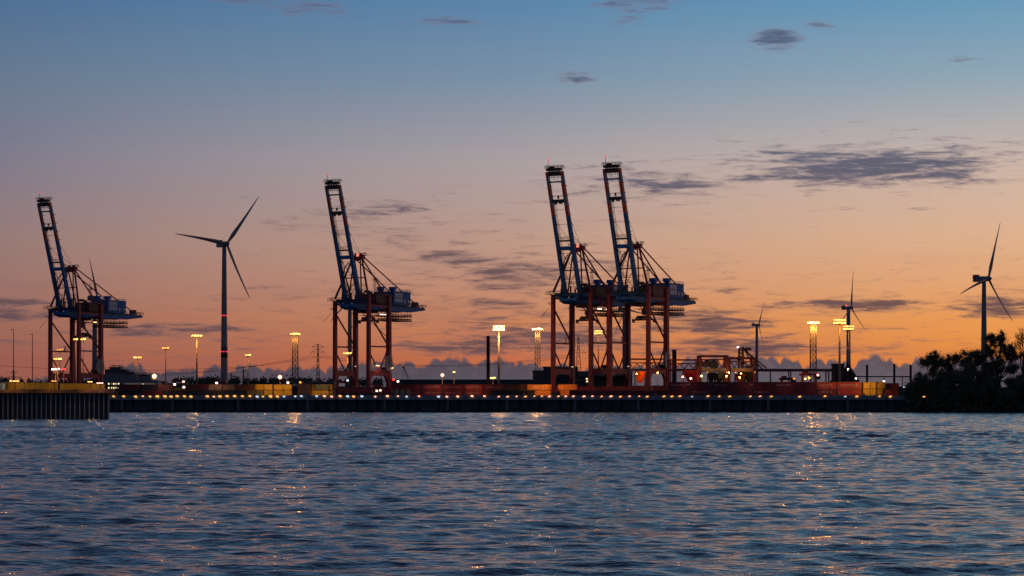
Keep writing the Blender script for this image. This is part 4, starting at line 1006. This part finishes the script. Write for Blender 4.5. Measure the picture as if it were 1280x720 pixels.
m = MB(); m.tube((wx(140,1600)-wx(148,1600),6,wz(458.6,1600)-DECK),(wx(140,1600)-wx(148,1600),6,wz(456,1600)-DECK),.3,n=6); m.box((wx(143.5,1600)-wx(148,1600),6,wz(457.2,1600)-DECK),(7,1,.4)); m.tube((wx(147,1600)-wx(148,1600),6,wz(458.6,1600)-DECK),(wx(147,1600)-wx(148,1600),6,wz(457,1600)-DECK),.3,n=6); m.build('radar_mast', DARK, ship)
# red box and dark shed right of it
building('red_shed', 197.5, 205.5, 476.5, 1255, 10, mat('shed_red', (.22,.04,.03), .7), 'small dark red shed just right of the pale terminal hall', 'shed')
building('low_shed', 206, 230, 478.5, 1300, 14, BRICK, 'low dark shed left of the thick amber mast', 'shed')
building('flat_roof_shed', 385, 417, 477, 1200, 14, BRICK, 'dark flat roofed shed above the yellow container left of the lone crane', 'shed')
building('long_warehouse', 488, 724, 474.3, 1750, 60, mat('warehouse_blue_grey', (.045,.055,.075), .7), 'very long low blue grey warehouse behind the red containers right of the lone crane', 'warehouse', mat('warehouse_roof_dark', (.05,.06,.08), .7))
building('stepped_building', 666.5, 690, 463, 1450, 30, BRICK, 'dark lower step of the building left of the third crane', roof=BRICK)
building('taller_building', 680, 722, 458.2, 1460, 30, BRICK, 'dark taller flat roofed building behind the third crane left legs', roof=BRICK)
dk, w_, h_ = building('loading_hall', 722.5, 790, 464, 1440, 24, mat('loading_hall_wall', (.07,.08,.09), .7), 'loading hall with a row of small pink white lamps behind the two right cranes', roof=DARK)
for j, px in enumerate((751.3, 755.2, 766.6, 770.4, 774.3, 778.4)):
    m = MB(); m.box((wx(px,1430)-dk.location.x, -10, wz(466.8,1430)-DECK), (1.1,.4,.7)); m.build('canopy_lamp', PINKW, dk)
m = MB(); m.box((0,-8,h_-3.2),(w_,16,.3)); m.build('canopy', DARK, dk)
# far tree line on the left stretch
def foliage_mesh(cents, rads, n, leaf, seed, name, m_, parent=None, flat=1.0):
    r = np.random.default_rng(seed); cents = np.array(cents, float); rads = np.array(rads, float)
    w = rads**2; ci = r.choice(len(cents), n, p=w/w.sum()); d = r.normal(size=(n, 3)); d /= np.linalg.norm(d, axis=1)[:, None]
    rr = np.abs(r.normal(0, .62, n)); p = cents[ci]+d*rads[ci][:, None]*rr[:, None]*np.array([1, 1, flat])
    a = r.normal(size=(n, 3)); a /= np.linalg.norm(a, axis=1)[:, None]; b = np.cross(a, r.normal(size=(n, 3))); b /= np.linalg.norm(b, axis=1)[:, None]
    s = r.uniform(.6, 1.3, n)[:, None]*leaf; a = a*s; b = b*s*.6
    v = np.stack([p-a, p+b, p+a, p-b], 1).reshape(-1, 3).astype(np.float32)
    q = np.arange(4*n, dtype=np.int32)
    me = bpy.data.meshes.new(name); me.vertices.add(4*n); me.vertices.foreach_set('co', v.ravel()); me.loops.add(4*n); me.loops.foreach_set('vertex_index', q)
    me.polygons.add(n); me.polygons.foreach_set('loop_start', np.arange(0, 4*n, 4, dtype=np.int32)); me.polygons.foreach_set('loop_total', np.full(n, 4, np.int32)); me.update(calc_edges=True)
    me.materials.append(m_); o = bpy.data.objects.new(name, me); COL.objects.link(o)
    if parent: o.parent = parent
    return o
cs, rs_ = [], []
for k in range(150):
    px = random.uniform(228, 480) if k < 110 else random.uniform(-20, 130); cs.append((wx(px, 2200), 2200+random.uniform(-30, 60), wz(random.uniform(475.5, 480), 2200))); rs_.append(random.uniform(2.2, 4.2))
tag(foliage_mesh(cs, rs_, 22000, 1.1, 9, 'distant_tree_line', LEAF), kind='stuff')
m = MB(); m.prism([(-900, 0), (-600, 10), (-380, 16), (-100, 13), (200, 15), (600, 12), (900, 10), (1200, 0)], 0, 200)
tag(m.build('distant_rise', mat('far_rise_dark', (.03,.032,.036), .95), loc=(0, 2350, DECK)), kind='structure')

# chimneys
def chimney(px, yt, Yd, wpx, label, n=24):
    h = wz(yt, Yd)-DECK; r_ = wpx*Yd/F/2; r = empty('chimney', (wx(px, Yd), Yd, DECK), label=label, cat='chimney', group='chimneys')
    m = MB(); m.lathe([(r_*1.12, 0), (r_, h*.5), (r_*.95, h-1.2), (r_*1.12, h-1.2), (r_*1.12, h)], n); st = m.build('shaft', STACK, r, True)
    m = MB()
    for k in range(int(h/3.6)): m.lathe([(r_*1.07, 0), (r_*1.07, .4)], n, (0, 0, 2+k*3.6))
    m.beam((r_*1.02, -.6, 1), (r_*1.02, -.6, h), .6, .35)
    m.build('hoops', DARK, st)
chimney(610, 420, 1300, 3.9, 'tall slim dark chimney left of the thick white lit mast')
chimney(842.5, 437, 1150, 5.0, 'short stout chimney just right of the rightmost crane')
for px, yt, lab in ((1083.5, 456, 'left of three thin dark stacks right of the middle turbine'), (1117.5, 455, 'middle and thickest of the three thin dark stacks'), (1138, 456, 'right of three thin dark stacks, beside the trees')):
    chimney(px, yt, 1500, 2.2, lab, 12)

# pylons
def pylon(px, yt, Yd, wpx, label, arms=((.0, .5), (-.25, 1.0)), fade=DARK, body=.16):
    k = Yd/F; h = wz(yt, Yd)-DECK; a = wpx*k*body
    r = empty('power_pylon', (wx(px, Yd), Yd, DECK), label=label, cat='pylon', group='power pylons')
    m = MB()
    for sx in (-1, 1):
        for sy in (-1, 1): m.beam((sx*a, sy*a, 0), (sx*.3, sy*.3, h), .3*k*2, .3*k*2)
    nb = 9
    for q in range(nb):
        z0, z1 = h*(1-(1-q/nb)**1.3), h*(1-(1-(q+1)/nb)**1.3); a0 = a*(1-z0/h)+.3; a1 = a*(1-z1/h)+.3
        for s in (-1, 1):
            m.beam((-a0, s*a0, z0), (a1, s*a1, z1), .18*k*2, .18*k*2); m.beam((a0, s*a0, z0), (-a1, s*a1, z1), .18*k*2, .18*k*2); m.beam((s*a0, -a0, z0), (s*a1, a1, z1), .14*k*2, .14*k*2)
    m.build('lattice_body', fade, r)
    hp = (505-yt)*k
    for fr, wf in arms:
        za = h+fr*hp*.78; wa = wpx*k/2*wf
        m = MB(); m.beam((-wa, 0, za), (0, 0, za+hp*.05), .35*k, .35*k); m.beam((wa, 0, za), (0, 0, za+hp*.05), .35*k, .35*k); m.beam((-wa, 0, za), (wa, 0, za), .35*k, .35*k)
        for s in (-1, -.55, .55, 1): m.tube((s*wa, 0, za), (s*wa, 0, za-hp*.04), .2*k, n=5)
        m.build('cross_arm', fade, r)
    return Vector((wx(px, Yd), Yd, DECK+h-hp*.2)), wpx*k/2
pA = pylon(397.5, 430, 2300, 17, 'lattice power pylon standing clear left of the lone crane', ((-.06, .85), (-.17, 1.0)))
pB = pylon(723, 421, 2000, 18, 'large grey power pylon between the legs of the third crane', ((-.12, .7), (-.3, 1.0)), STEEL, .3)
pC = pylon(304.5, 461, 3400, 6, 'tiny distant pylon right of the tall turbine', ((-.1, 1.0), (-.3, .8)))
pD = pylon(289, 466, 3900, 5, 'faintest tiny pylon close to the tall turbine', ((-.1, 1.0), (-.3, .8)))
pE = pylon(17, 462, 2700, 16, 'distant pylon behind the taller slim pole at the left', ((-.1, .5), (-.3, 1.0)))
def wire(p, q, sag, r=.11, label=None):
    m = MB(); p, q = Vector(p), Vector(q); N = 14; pts = []
    for k in range(N+1):
        t = k/N; c = p.lerp(q, t); c.z -= sag*4*t*(1-t); pts.append(c)
    for a, b_ in zip(pts[:-1], pts[1:]): m.tube(a, b_, r, n=4)
    o = m.build('power_cable', ROPE); tag(o, label, 'power cable', 'power cables')
for s, nm in ((-1, 'front'), (1, 'rear')):
    wire(pA[0]+Vector((pA[1]*s, 0, 0)), (wx(60, 3400), 3400+s*9, wz(466 if s < 0 else 462, 3400)), 12, .16, f'{nm} power cable from the clear pylon sagging away to the left')
    wire(pA[0]+Vector((pA[1]*s, 0, 0)), (wx(716, 2000), 2000+s*5, wz(446 if s < 0 else 443, 2000)), 9, .13, f'{nm} power cable from the clear pylon towards the right cranes')
wire((wx(-30, 2700), 2700, wz(455, 2700)), (wx(330, 2700), 2700, wz(457, 2700)), 6, .16, 'upper power cable crossing the sky at the far left')
wire((wx(560, 2000), 2000, wz(402, 2000)), (wx(900, 2000), 2000, wz(398, 2000)), 3, .10, 'thin high cable crossing behind the two right cranes')

# distant mobile crane jib
mj = empty('distant_jib_crane', (wx(508, 1900), 1900, DECK), label='small distant crane jib leaning left behind the warehouse right of the lone crane', cat='crane')
z0, z1 = wz(476, 1900)-DECK, wz(458, 1900)-DECK
m = MB()
for s in (-.5, .5): m.beam((2.2+s*1.6, 0, z0), (-2.4+s*.5, 0, z1), .35, .35)
for k in range(7):
    a, b_ = k/7, (k+1)/7; m.beam((2.2-4.6*a-.8*(1-a)-.2, 0, z0+(z1-z0)*a), (2.2-4.6*b_+.8*(1-b_)+.2, 0, z0+(z1-z0)*b_), .25, .25)
m.box((-2.4, 0, z1-.6), (1.6, 1, 1.4)); m.build('jib', DARK, mj)
m = MB(); m.box((2.5, 0, z0/2), (5, 4, z0)); m.build('crane_body', DARK, mj); m = MB(); m.tube((-2.6, 0, z1), (-2.6, 0, z0+1), .12, n=5); m.build('hoist_rope', ROPE, mj)

# ================================================================== RAIL GANTRY CRANES (right of the cranes)
def gantry(pa, pb, yt, Yd, label, colr, yg=(460, 464.5), truss=True, depth=14, gcol=BEIGE, lpost=True, thick=3.4):
    k = Yd/F; xa, xb = wx(pa, Yd), wx(pb, Yd); cx = (xa+xb)/2; h = wz(yt, Yd)-DECK
    r = empty('rail_gantry', (cx, Yd, DECK), label=label, cat='gantry crane', group='rail gantry cranes'); w = xb-xa; tk = thick*k
    for sx in ((-1, 1) if lpost else (1,)):
        for d in (0, depth):
            m = MB(); m.beam((sx*w/2, d, 0), (sx*w/2, d, h-tk*.5), tk, tk*.9); lg = m.build('gantry_leg', colr, r)
            if d == 0: m = MB(); m.box((sx*w/2, d, 1), (tk*1.5, tk*1.4, 2)); m.build('wheel_box', DARK, lg)
    for d in (0, depth):
        m = MB(); m.box((0, d, h-tk*.25), (w+tk, tk*.5, tk*.6)); m.build('top_beam', colr, r)
    zg0, zg1 = wz(yg[1], Yd)-DECK, wz(yg[0], Yd)-DECK
    m = MB(); m.box((0, -.6, (zg0+zg1)/2), (w-tk*1.05, 1.0, zg1-zg0)); m.build('main_girder', gcol, r)
    m = MB(); m.box((0, depth+.6, (zg0+zg1)/2), (w-tk*1.05, 1.0, zg1-zg0)); m.build('main_girder', gcol, r)
    if truss:
        n = max(3, int(w/4.0)); m = MB(); zt = wz(yt+5.5, Yd)-DECK
        m.beam((-w/2+tk/2, 0, zt), (w/2-tk/2, 0, zt), .5, .55)
        for j in range(n):
            x0, x1 = -w/2+tk/2+j*(w-tk)/n, -w/2+tk/2+(j+1)*(w-tk)/n; xm = (x0+x1)/2
            m.beam((x0, 0, zt), (xm, 0, zg1), .42, .42); m.beam((xm, 0, zg1), (x1, 0, zt), .42, .42)
        m.build('truss_bracing', colr, r)
    return r, w, h, (zg0+zg1)/2
BRED = mat('gantry_brown_red', (.22,.05,.04), .55, var=.2, scale=.4)
g1, gw, gh, gz = gantry(875.5, 909, 444, 1110, 'brown red rail gantry frame carrying a round cable reel, right of the short chimney', BRED)
g2, gw2, gh2, gz2 = gantry(911.8, 943, 446.5, 1125, 'right rail gantry frame with the slanted dark crane tower behind it', BRED)
g3, gw3, gh3, gz3 = gantry(838, 873, 449, 1140, 'bright red rail gantry between the rightmost crane and the brown gantry', GRED, yg=(461, 463.5), gcol=DARK, thick=2.2)
g4, gw4, gh4, gz4 = gantry(786, 834, 448, 1290, 'orange lit gantry truss behind the legs of the rightmost crane', ORNG, yg=(461, 463), gcol=DARK, thick=2.6, truss=True)
m = MB(); m.tube((0,-1.2,0), (0,-.5,0), 1.9, n=20); m.tube((0,-.6,0), (0,-.3,0), 2.2, n=20); m.build('cable_reel', DARK, g1, loc=(0, -.2, wz(456,1110)-DECK))
m = MB(); m.box((0,0,0),(7,3,2.4)); m.box((1.5,0,1.6),(2,2,1)); m.build('trolley', DARK, g1, loc=(-4.6, 1.5, gz+2.6))
m = MB(); m.box((0,0,0),(3,2.4,2.8)); m.build('operator_cab', DARK, g1, loc=(3.5, -1.8, gz-2.5))
for gg, hh in ((g1, gz), (g2, gz2)):
    m = MB(); m.box((-3, -1.3, 0), (.7,.4,.4)); m.box((6,-1.3,0),(.5,.4,.4)); m.build('work_lamp', AMBERD, gg, loc=(0, 0, hh-1.2))
# dark slanted crane tower with white light
sl = empty('slewing_crane', (wx(930, 1180), 1180, DECK), label='dark lattice slewing crane with a white light on top behind the right gantry', cat='crane')
k_ = 1180/F; m = MB()
zt = wz(435, 1180)-DECK
for sx in (-1, 1):
    for sy in (-1, 1): m.beam((sx*1.3-1.5, sy*1.3, 0), (sx*1.0-1.5, sy*1.0, zt), .6, .6)
for q in range(12):
    z0, z1 = zt*q/12, zt*(q+1)/12; m.beam((-2.8, -1.2, z0), (-.4, -1.2, z1), .4, .4); m.beam((-.3, -1.2, z0), (-2.6, -1.2, z1), .4, .4); m.box((-1.5, 0, z1), (2.8, 2.4, .4))
m.build('tower', DARK, sl)
m = MB()
for o_ in (-3.0, 0, 2.2): m.beam((.2+o_*.3, 0, zt-.5-o_*.4), (9.0+o_*.9, 0, wz(462,1180)-DECK+o_*.3), .6, .6)
for q in range(8): t = q/8; m.beam((.2+8.8*t, 0, zt-.5-(zt-.5-wz(462,1180)+DECK)*t), (1.2+8.8*(t+.08), 0, zt-1.4-(zt-.5-wz(462,1180)+DECK)*(t+.02)), .25, .25)
m.beam((-1.5,0,zt),(3.5,0,zt-1),.4,.4); m.box((2,0,zt-.5),(3,1.6,1.4)); m.build('jib', DARK, sl)
for q in range(4): m2 = MB(); m2.box((-2.4+q*2.0, 0, wz(448-0*q,1180)-DECK-q*2.2), (2.2, 2.2, 1.6)); m2.build('machinery_box', DARK, sl)
m = MB(); m.box((-3.0,-.5,zt+.4), (.9,.7,.8)); m.build('top_lamp', WHT, sl)
# small mixed plant between gantries (hoppers, vehicles)
def hopper(px, Yd, yt, w, mt, label):
    h = wz(yt, Yd)-DECK; r = empty('loading_hopper', (wx(px, Yd), Yd, DECK), label=label, cat='hopper', group='loading hoppers')
    m = MB(); a, b_ = w/2, w/5; m.add([(-a,-a,h),(a,-a,h),(a,a,h),(-a,a,h),(-b_,-b_,h*.55),(b_,-b_,h*.55),(b_,b_,h*.55),(-b_,b_,h*.55)], [(0,1,2,3),(7,6,5,4),(0,4,5,1),(1,5,6,2),(2,6,7,3),(3,7,4,0)]); m.build('bin', mt, r)
    m = MB()
    for sx in (-1, 1):
        for sy in (-1, 1): m.beam((sx*a, sy*a, 0), (sx*a*.9, sy*a*.9, h*.95), .35, .35)
    m.box((0,0,h+.1),(w+.8,w+.8,.2)); m.build('frame', DARK, r)
for px, yt, w, mt, lab in ((800, 464.5, 5, ORNG, 'orange hopper seen under the rightmost crane portal'), (865, 463, 9, mat('hopper_dark_red', (.2,.04,.03), .6), 'dark red slanted hopper left of the brown gantry'), (889, 466, 3.5, DARK, 'dark hopper under the brown gantry left half'),
                       (899, 467, 4, DARK, 'dark hopper under the brown gantry right half'), (925, 468, 5, ORNG, 'orange hopper under the right gantry'), (936, 463.5, 4.5, DARK, 'dark hopper beside the right gantry post')):
    hopper(px, 1130, yt, w, mt, lab)
def plant_lamp(px, py, Yd, m_, col, power, label, s=.8):
    z = wz(py, Yd)-DECK; r = empty('plant_lamp', (wx(px, Yd), Yd, DECK), label=label, cat='lamp', group='work lamps among the plant')
    m = MB(); m.tube((0,.3,0), (0,.3,z), .1, n=6); m.build('post', DARK, r); m = MB(); m.tube((0,-.1,z), (0,.25,z), s*.5, n=8); m.build('lens', m_, r)
    if power: lamp_light(r, (0, -.8, z), col, power, .3)
for a in ((796, 467, 1125, ORNG and AMBERD, (1,.25,.04), 1300, 'orange lamp between the third and rightmost crane legs'), (822, 466, 1125, AMBERD, (1,.22,.03), 1300, 'orange lamp just left of the rightmost crane right leg'),
          (812, 452, 1275, AMBERD, (1,.25,.03), 3000, 'added orange lamp brightening the gantry truss behind the rightmost crane'),  # lamp added only to brighten the orange truss
          (853.5, 471, 1120, REDL, (1,.08,.04), 1500, 'red lamp beside the short stout chimney'), (863.5, 473, 1118, WHT, (1,.7,.5), 300, 'white lamp left of the brown gantry left post'),
          (876.5, 470, 1104, AMBER, (1,.5,.08), 900, 'amber lamp at the foot of the brown gantry left post'), (908, 470, 1104, AMBERD, (1,.45,.08), 500, 'amber lamp at the foot of the brown gantry right post'),
          (924.5, 472, 1118, AMBER, (1,.4,.06), 900, 'amber lamp under the right gantry'), (926.3, 467, 1122, AMBERD, (1,.4,.06), 300, 'small amber lamp above the one under the right gantry'), (911, 465.5, 1108, AMBERD, (1,.5,.2), 200, 'small lamp high on the brown gantry right post'),
          (1105, 476.5, 1010, LITW, (1,.7,.5), 200, 'small pale lamp right of the yellow containers by the riverbank'), (1060, 461.5, 1240, YELW, (1,.6,.3), 500, 'lamp on the hopper tower beside the twin masts'), (1070, 473, 1200, WHT, (1,.7,.5), 200, 'small white lamp on the right foot of the dark stockpile'),
          (1130.5, 484.5, 985, COOL, (.7,.8,1), 60, 'tiny cool white lamp at the left edge of the bushes')):
    plant_lamp(*a)
# conveyor bridge
cb = empty('conveyor_bridge', (wx(995, 1260), 1260, DECK), label='long dark elevated conveyor bridge from the right gantry to the hopper tower', cat='conveyor')
x0, x1 = wx(944, 1260)-wx(995, 1260), wx(1043, 1260)-wx(995, 1260); za, zb = wz(464.5, 1260)-DECK, wz(461, 1260)-DECK
m = MB(); m.box(((x0+x1)/2, 0, (za+zb)/2), (x1-x0, 3, zb-za)); n = 18
for j in range(n): m.box((x0+(j+.5)*(x1-x0)/n, -1.55, (za+zb)/2), (.2,.12,zb-za))
m.build('gallery', DARK, cb)
for px in (963, 986, 988.5, 1032.5, 1036):
    xx = wx(px,1260)-wx(995,1260); m = MB(); m.beam((xx, -1, 0), (xx, -1, za), .4, .4); m.beam((xx, 1, 0), (xx, 1, za), .4, .4); m.beam((xx,-1,za*.5),(xx,1,za),.2,.2); m.build('trestle', DARK, cb)
ht, w_, h_ = building('hopper_tower', 1041.5, 1055, 454.5, 1255, 7, mat('hopper_tower_dark', (.035,.035,.04), .8), 'dark square hopper tower at the end of the conveyor bridge', 'tower', roof=DARK)
# stockpile
k_ = 1300/F
def pile(px, w, yt, Yd, label, seed):
    r = np.random.default_rng(seed); h = wz(yt, Yd)-DECK; R = w*Yd/F/2; N = 40; vs = [(0, 0, h)]; fs = []
    ringn = 7
    for i in range(1, ringn+1):
        for j in range(N):
            t = 2*PI*j/N; q = i/ringn; rr = R*q*(1+.05*r.normal()); vs.append((rr*math.cos(t), rr*math.sin(t)*.6, max(0, h*(1-q)**1.05+.15*r.normal())))
    fs += [(0, 1+j, 1+(j+1) % N) for j in range(N)]
    for i in range(ringn-1):
        for j in range(N): a = 1+i*N; fs.append((a+j, a+N+j, a+N+(j+1) % N, a+(j+1) % N))
    m = MB(); m.add(vs, fs); o = m.build('stockpile', COAL, loc=(wx(px, Yd), Yd, DECK)); tag(o, label, 'stockpile', 'dark stockpiles')
pile(1060, 56, 453.5, 1300, 'tall dark stockpile around the foot of the middle turbine', 1)
pile(1050, 80, 467, 1275, 'low wide dark stockpile in front of the tall one', 2)
bq = empty('conveyor_beam', (wx(1105, 1480), 1480, DECK), label='low dark conveyor beam running past the three thin stacks', cat='conveyor')
m = MB(); za, zb = wz(471.5, 1480)-DECK, wz(470, 1480)-DECK; m.box((0, 0, (za+zb)/2), (wx(1140,1480)-wx(1072,1480), 2, zb-za)); m.build('gallery', DARK, bq)
for px in (1083, 1105, 1128): m = MB(); xx = wx(px,1480)-wx(1105,1480); m.beam((xx,0,0),(xx,0,za),.5,.5); m.build('trestle', DARK, bq)

# ================================================================== STRADDLE CARRIERS / VEHICLES
def straddle(px, Yd, yt, wpx, mt, label, lamps=(), lift=0):
    k = Yd/F; h = wz(yt, Yd)-DECK; w = wpx*k
    r = empty('straddle_carrier', (wx(px, Yd), Yd, DECK), label=label, cat='straddle carrier', group='straddle carriers')
    for sy in (0, 4.5):
        for sx in (-1, 1):
            m = MB(); m.beam((sx*w*.42, sy, 1.2), (sx*w*.36, sy, h-1.0), .6, .6); m.build('leg', mt, r)
        m = MB(); m.box((0, sy, 1.2), (w*1.0, .7, .9)); sb = m.build('wheel_beam', mt, r)
        for j in range(4): m = MB(); m.tube((-w*.4+j*w*.27, sy-.4, .75), (-w*.4+j*w*.27, sy+.4, .75), .75, n=14); m.build('wheel', DARK, sb)
    m = MB(); m.box((0, 2.25, h-.6), (w*1.05, 5.6, 1.1)); m.box((-w*.2, 2.25, h+.3), (w*.35, 3, 1.0)); m.build('top_frame', mt, r)
    m = MB(); m.box((w*.5+.2, 1.2, h-2.1), (1.7, 2.0, 2.1)); cb_ = m.build('cab', DARK, r); m = MB(); m.box((w*.5+.2, .17, h-1.9), (1.3,.06,1.1)); m.build('cab_window', WINDOWG, cb_)
    m = MB(); m.box((0, 2.25, h*.45), (w*.8, 2.4, .5)); m.build('spreader', YEL, r)
    for (lx, ly, mm) in lamps:
        m = MB(); m.box((wx(lx,Yd)-wx(px,Yd), -.5, wz(ly,Yd)-DECK), (1.0,.4,.8)); m.build('headlamp', mm, r)
DR = mat('carrier_dark_red', (.16,.03,.025), .55, var=.2)
straddle(223, 1180, 474.5, 16, DR, 'dark straddle carrier with three white lamps left of the thick amber mast', ((229.5,477,PINKW),(230,484,WHT),(218.5,480.5,WHT)))
straddle(274, 1200, 476, 15, DR, 'dark straddle carrier behind the tan containers below the tall turbine', ((271,478.8,WHT),))
straddle(357, 1230, 475.5, 12, DR, 'straddle carrier between the low bright lamp and the left lattice mast', ((360,478.3,WHT),))
straddle(375, 1230, 477, 8, DR, 'small straddle carrier just right of the left lattice mast', ((375.5,478,AMBER),))
straddle(427, 1230, 476, 14, DR, 'straddle carrier between the legs of the lone crane', ((434.5,475.5,COOL),))
straddle(493, 1230, 475.5, 11, DR, 'straddle carrier with red and white lamps just right of the lone crane', ((497.5,476.8,WHT),(492,474.5,REDL)))
straddle(472, 1230, 481, 10, DR, 'low straddle carrier under the lone crane right portal', ((471,488.5,PINKW),(475.5,488,PINKW)))
straddle(1012, 1180, 466.5, 22, GRED, 'bright red lit straddle carrier at the foot of the brightest lattice mast', ((1022,469,PINKW),(1020.5,467.5,REDL),(1011,471.5,AMBER),(1006.5,473.5,YELW)))
plant_lamp(1012, 473, 1160, AMBERD, (1,.25,.05), 2200, 'amber work lamp in front of the bright red straddle carrier')
straddle(984, 1120, 472, 17, DR, 'dark red straddle carrier left of the brightest lattice mast', ((992.5,473.3,AMBERD),))
straddle(728, 1330, 474, 16, DARK, 'black straddle carrier behind the third crane with small lamps', ((733.5,473.5,LITW),(733.8,476.8,LITW)))

# ================================================================== RIVERBANK AND TREES
m = MB(); xa = wx(1124, 975)
vs = []; NX, NYb = 60, 10; r = np.random.default_rng(3)
for j in range(NYb+1):
    for i in range(NX+1):
        q = j/NYb; x = xa+i*(420/NX)-2*q; yy = 966+q*34+r.normal()*.4
        zz_ = -.6+6.9*(q**.7)*min(1, .35+i/3)+r.normal()*.12; vs.append((x, yy, zz_))
fs = [(j*(NX+1)+i, j*(NX+1)+i+1, (j+1)*(NX+1)+i+1, (j+1)*(NX+1)+i) for j in range(NYb) for i in range(NX)]
m.add(vs, fs); tag(m.build('riverbank', GRASS), kind='structure')
cs = [(xa+3+random.uniform(0, 130), 968+random.uniform(0, 14), random.uniform(.6, 4.5)) for _ in range(260)]
tag(foliage_mesh(cs, [random.uniform(.8, 1.8) for _ in cs], 24000, .42, 21, 'reeds_and_scrub', LEAF), kind='stuff')

def tree(px, Yd, ytop, base_z, label, crown, nleaf, seed, lm, leaf=.26, group='riverbank trees', bare=False, name='broadleaf_tree', clump=1.0, fill=None):
    """crown: list of (px, py, rpx) lobes; limbs reach for clumps spread through the lobes"""
    R = random.Random(seed); k = Yd/F; x0 = wx(px, Yd)
    root = empty(name, (x0, Yd, base_z), label=label, cat='tree' if name != 'bush' else 'bush', group=group)
    H_ = wz(ytop, Yd)-base_z; tips = []
    m = MB()
    def limb(p, q, r0, r1, n=6):
        mid_ = p.lerp(q, .5)+Vector((R.uniform(-1,1), R.uniform(-1,1), R.uniform(-.3,.5)))*(q-p).length*.07
        m.tube(p, mid_, r0, (r0+r1)/2, n); m.tube(mid_, q, (r0+r1)/2, r1, n)
    fork = Vector((R.uniform(-.5,.5), 0, H_*.28)); tr0 = .018*H_+.12
    m.tube((0,0,-1), fork, tr0*1.25, tr0, 10)
    clumps = []
    for (cx, cy, cr) in crown:
        c = Vector((wx(cx, Yd)-x0, R.uniform(-2, 2), wz(cy, Yd)-base_z)); rr = cr*k
        limb(fork, fork.lerp(c, .75), tr0*.6, tr0*.28, 7)
        nb = fill or max(5, int(rr*rr*.9))
        for _ in range(nb):
            while True:
                d = Vector((R.uniform(-1,1), R.uniform(-1,1), R.uniform(-1,1)))
                if d.length <= 1: break
            d = d*(.35+.65*d.length)
            t = c+Vector((d.x*rr, d.y*rr*.9, d.z*rr*.85))
            if t.z < .8: continue
            s = fork.lerp(c, R.uniform(.5, 1.0)); limb(s, t, tr0*.16, .03, 4)
            clumps.append((t, R.uniform(.8, 1.9)*clump)); clumps.append((s.lerp(t, .65), R.uniform(.7, 1.3)*clump))
            if bare:
                for _ in range(14):
                    e = t+Vector((R.uniform(-1,1), R.uniform(-1,1), R.uniform(-.1,1.3)))*1.6; m.tube(s.lerp(t, R.uniform(.6,1)), e, .035, .012, 3)
    m.build('trunk', BARK, root)
    foliage_mesh([c[0] for c in clumps], [c[1]*1.2 for c in clumps], int(nleaf*3.4), min(leaf, .25), seed, 'crown', lm, root)
    return root
tree(1250, 984, 416, 5.5, 'tallest leafy tree at the right, crown open with sky gaps', [(1243,426,11),(1252,421,9),(1236,438,10),(1256,440,9),(1262,436,8),(1268,446,8),(1246,455,13),(1266,462,10),(1270,478,9),(1236,462,12)], 11000, 31, LEAF2, .40)
tree(1216, 980, 434, 5.5, 'broad dark tree just left of the tallest leafy tree', [(1214,442,9),(1224,446,11),(1207,448,8),(1212,461,13),(1228,470,15),(1203,472,10),(1220,490,14)], 13000, 32, LEAF)
tree(1192, 990, 441, 5.5, 'thin airy tree in the middle of the clump, sky showing through its top', [(1186,449,8),(1195,449,7),(1178,452,7),(1190,463,9)], 3400, 33, LEAF2, .38)
tree(1165, 986, 440, 5.5, 'rounded tree left of the airy one, crown spreading left', [(1164,446,8),(1157,452,7),(1172,452,8),(1166,462,9)], 4600, 34, LEAF, .4)
tree(1279, 982, 404, 5.5, 'nearly bare twiggy tree cut by the right frame edge', [(1279,420,10),(1274,430,8),(1284,425,12),(1290,440,14),(1277,445,9)], 420, 35, LEAF2, .22, bare=True, clump=1.3)
tree(1300, 990, 430, 5.5, 'leafy tree mostly outside the right frame edge', [(1300,445,14),(1290,462,12),(1310,465,16),(1285,480,14)], 7000, 36, LEAF)
for px, Yd, yt, cr, n, sd, lab, nm in ((1150, 974, 464, [(1152,476,12),(1143,484,10),(1160,482,14),(1139,494,10),(1150,496,13)], 11000, 41, 'rounded olive bush at the left end of the riverbank', 'bush'),
                      (1176, 973, 468, [(1172,480,15),(1184,478,14),(1168,496,13),(1190,496,14),(1180,468,10),(1194,470,10)], 15000, 42, 'dark bush under the airy tree', 'bush'),
                      (1205, 972, 470, [(1205,482,15),(1216,492,14),(1196,492,13),(1214,474,12),(1200,472,11)], 13000, 43, 'dark bush under the broad dark tree', 'bush'),
                      (1238, 972, 474, [(1236,484,14),(1250,492,14),(1228,496,13),(1244,476,9)], 11000, 44, 'dark bush under the tallest leafy tree', 'bush'),
                      (1270, 972, 474, [(1268,486,15),(1280,482,16),(1292,488,15),(1262,478,9)], 12000, 45, 'dark bush at the right frame edge below the bare tree', 'bush')):
    tree(px, Yd, yt, 3.0, lab, cr, n, sd, LEAF3 if sd == 41 else LEAF, .42, 'riverbank bushes', name=nm, clump=1.1)
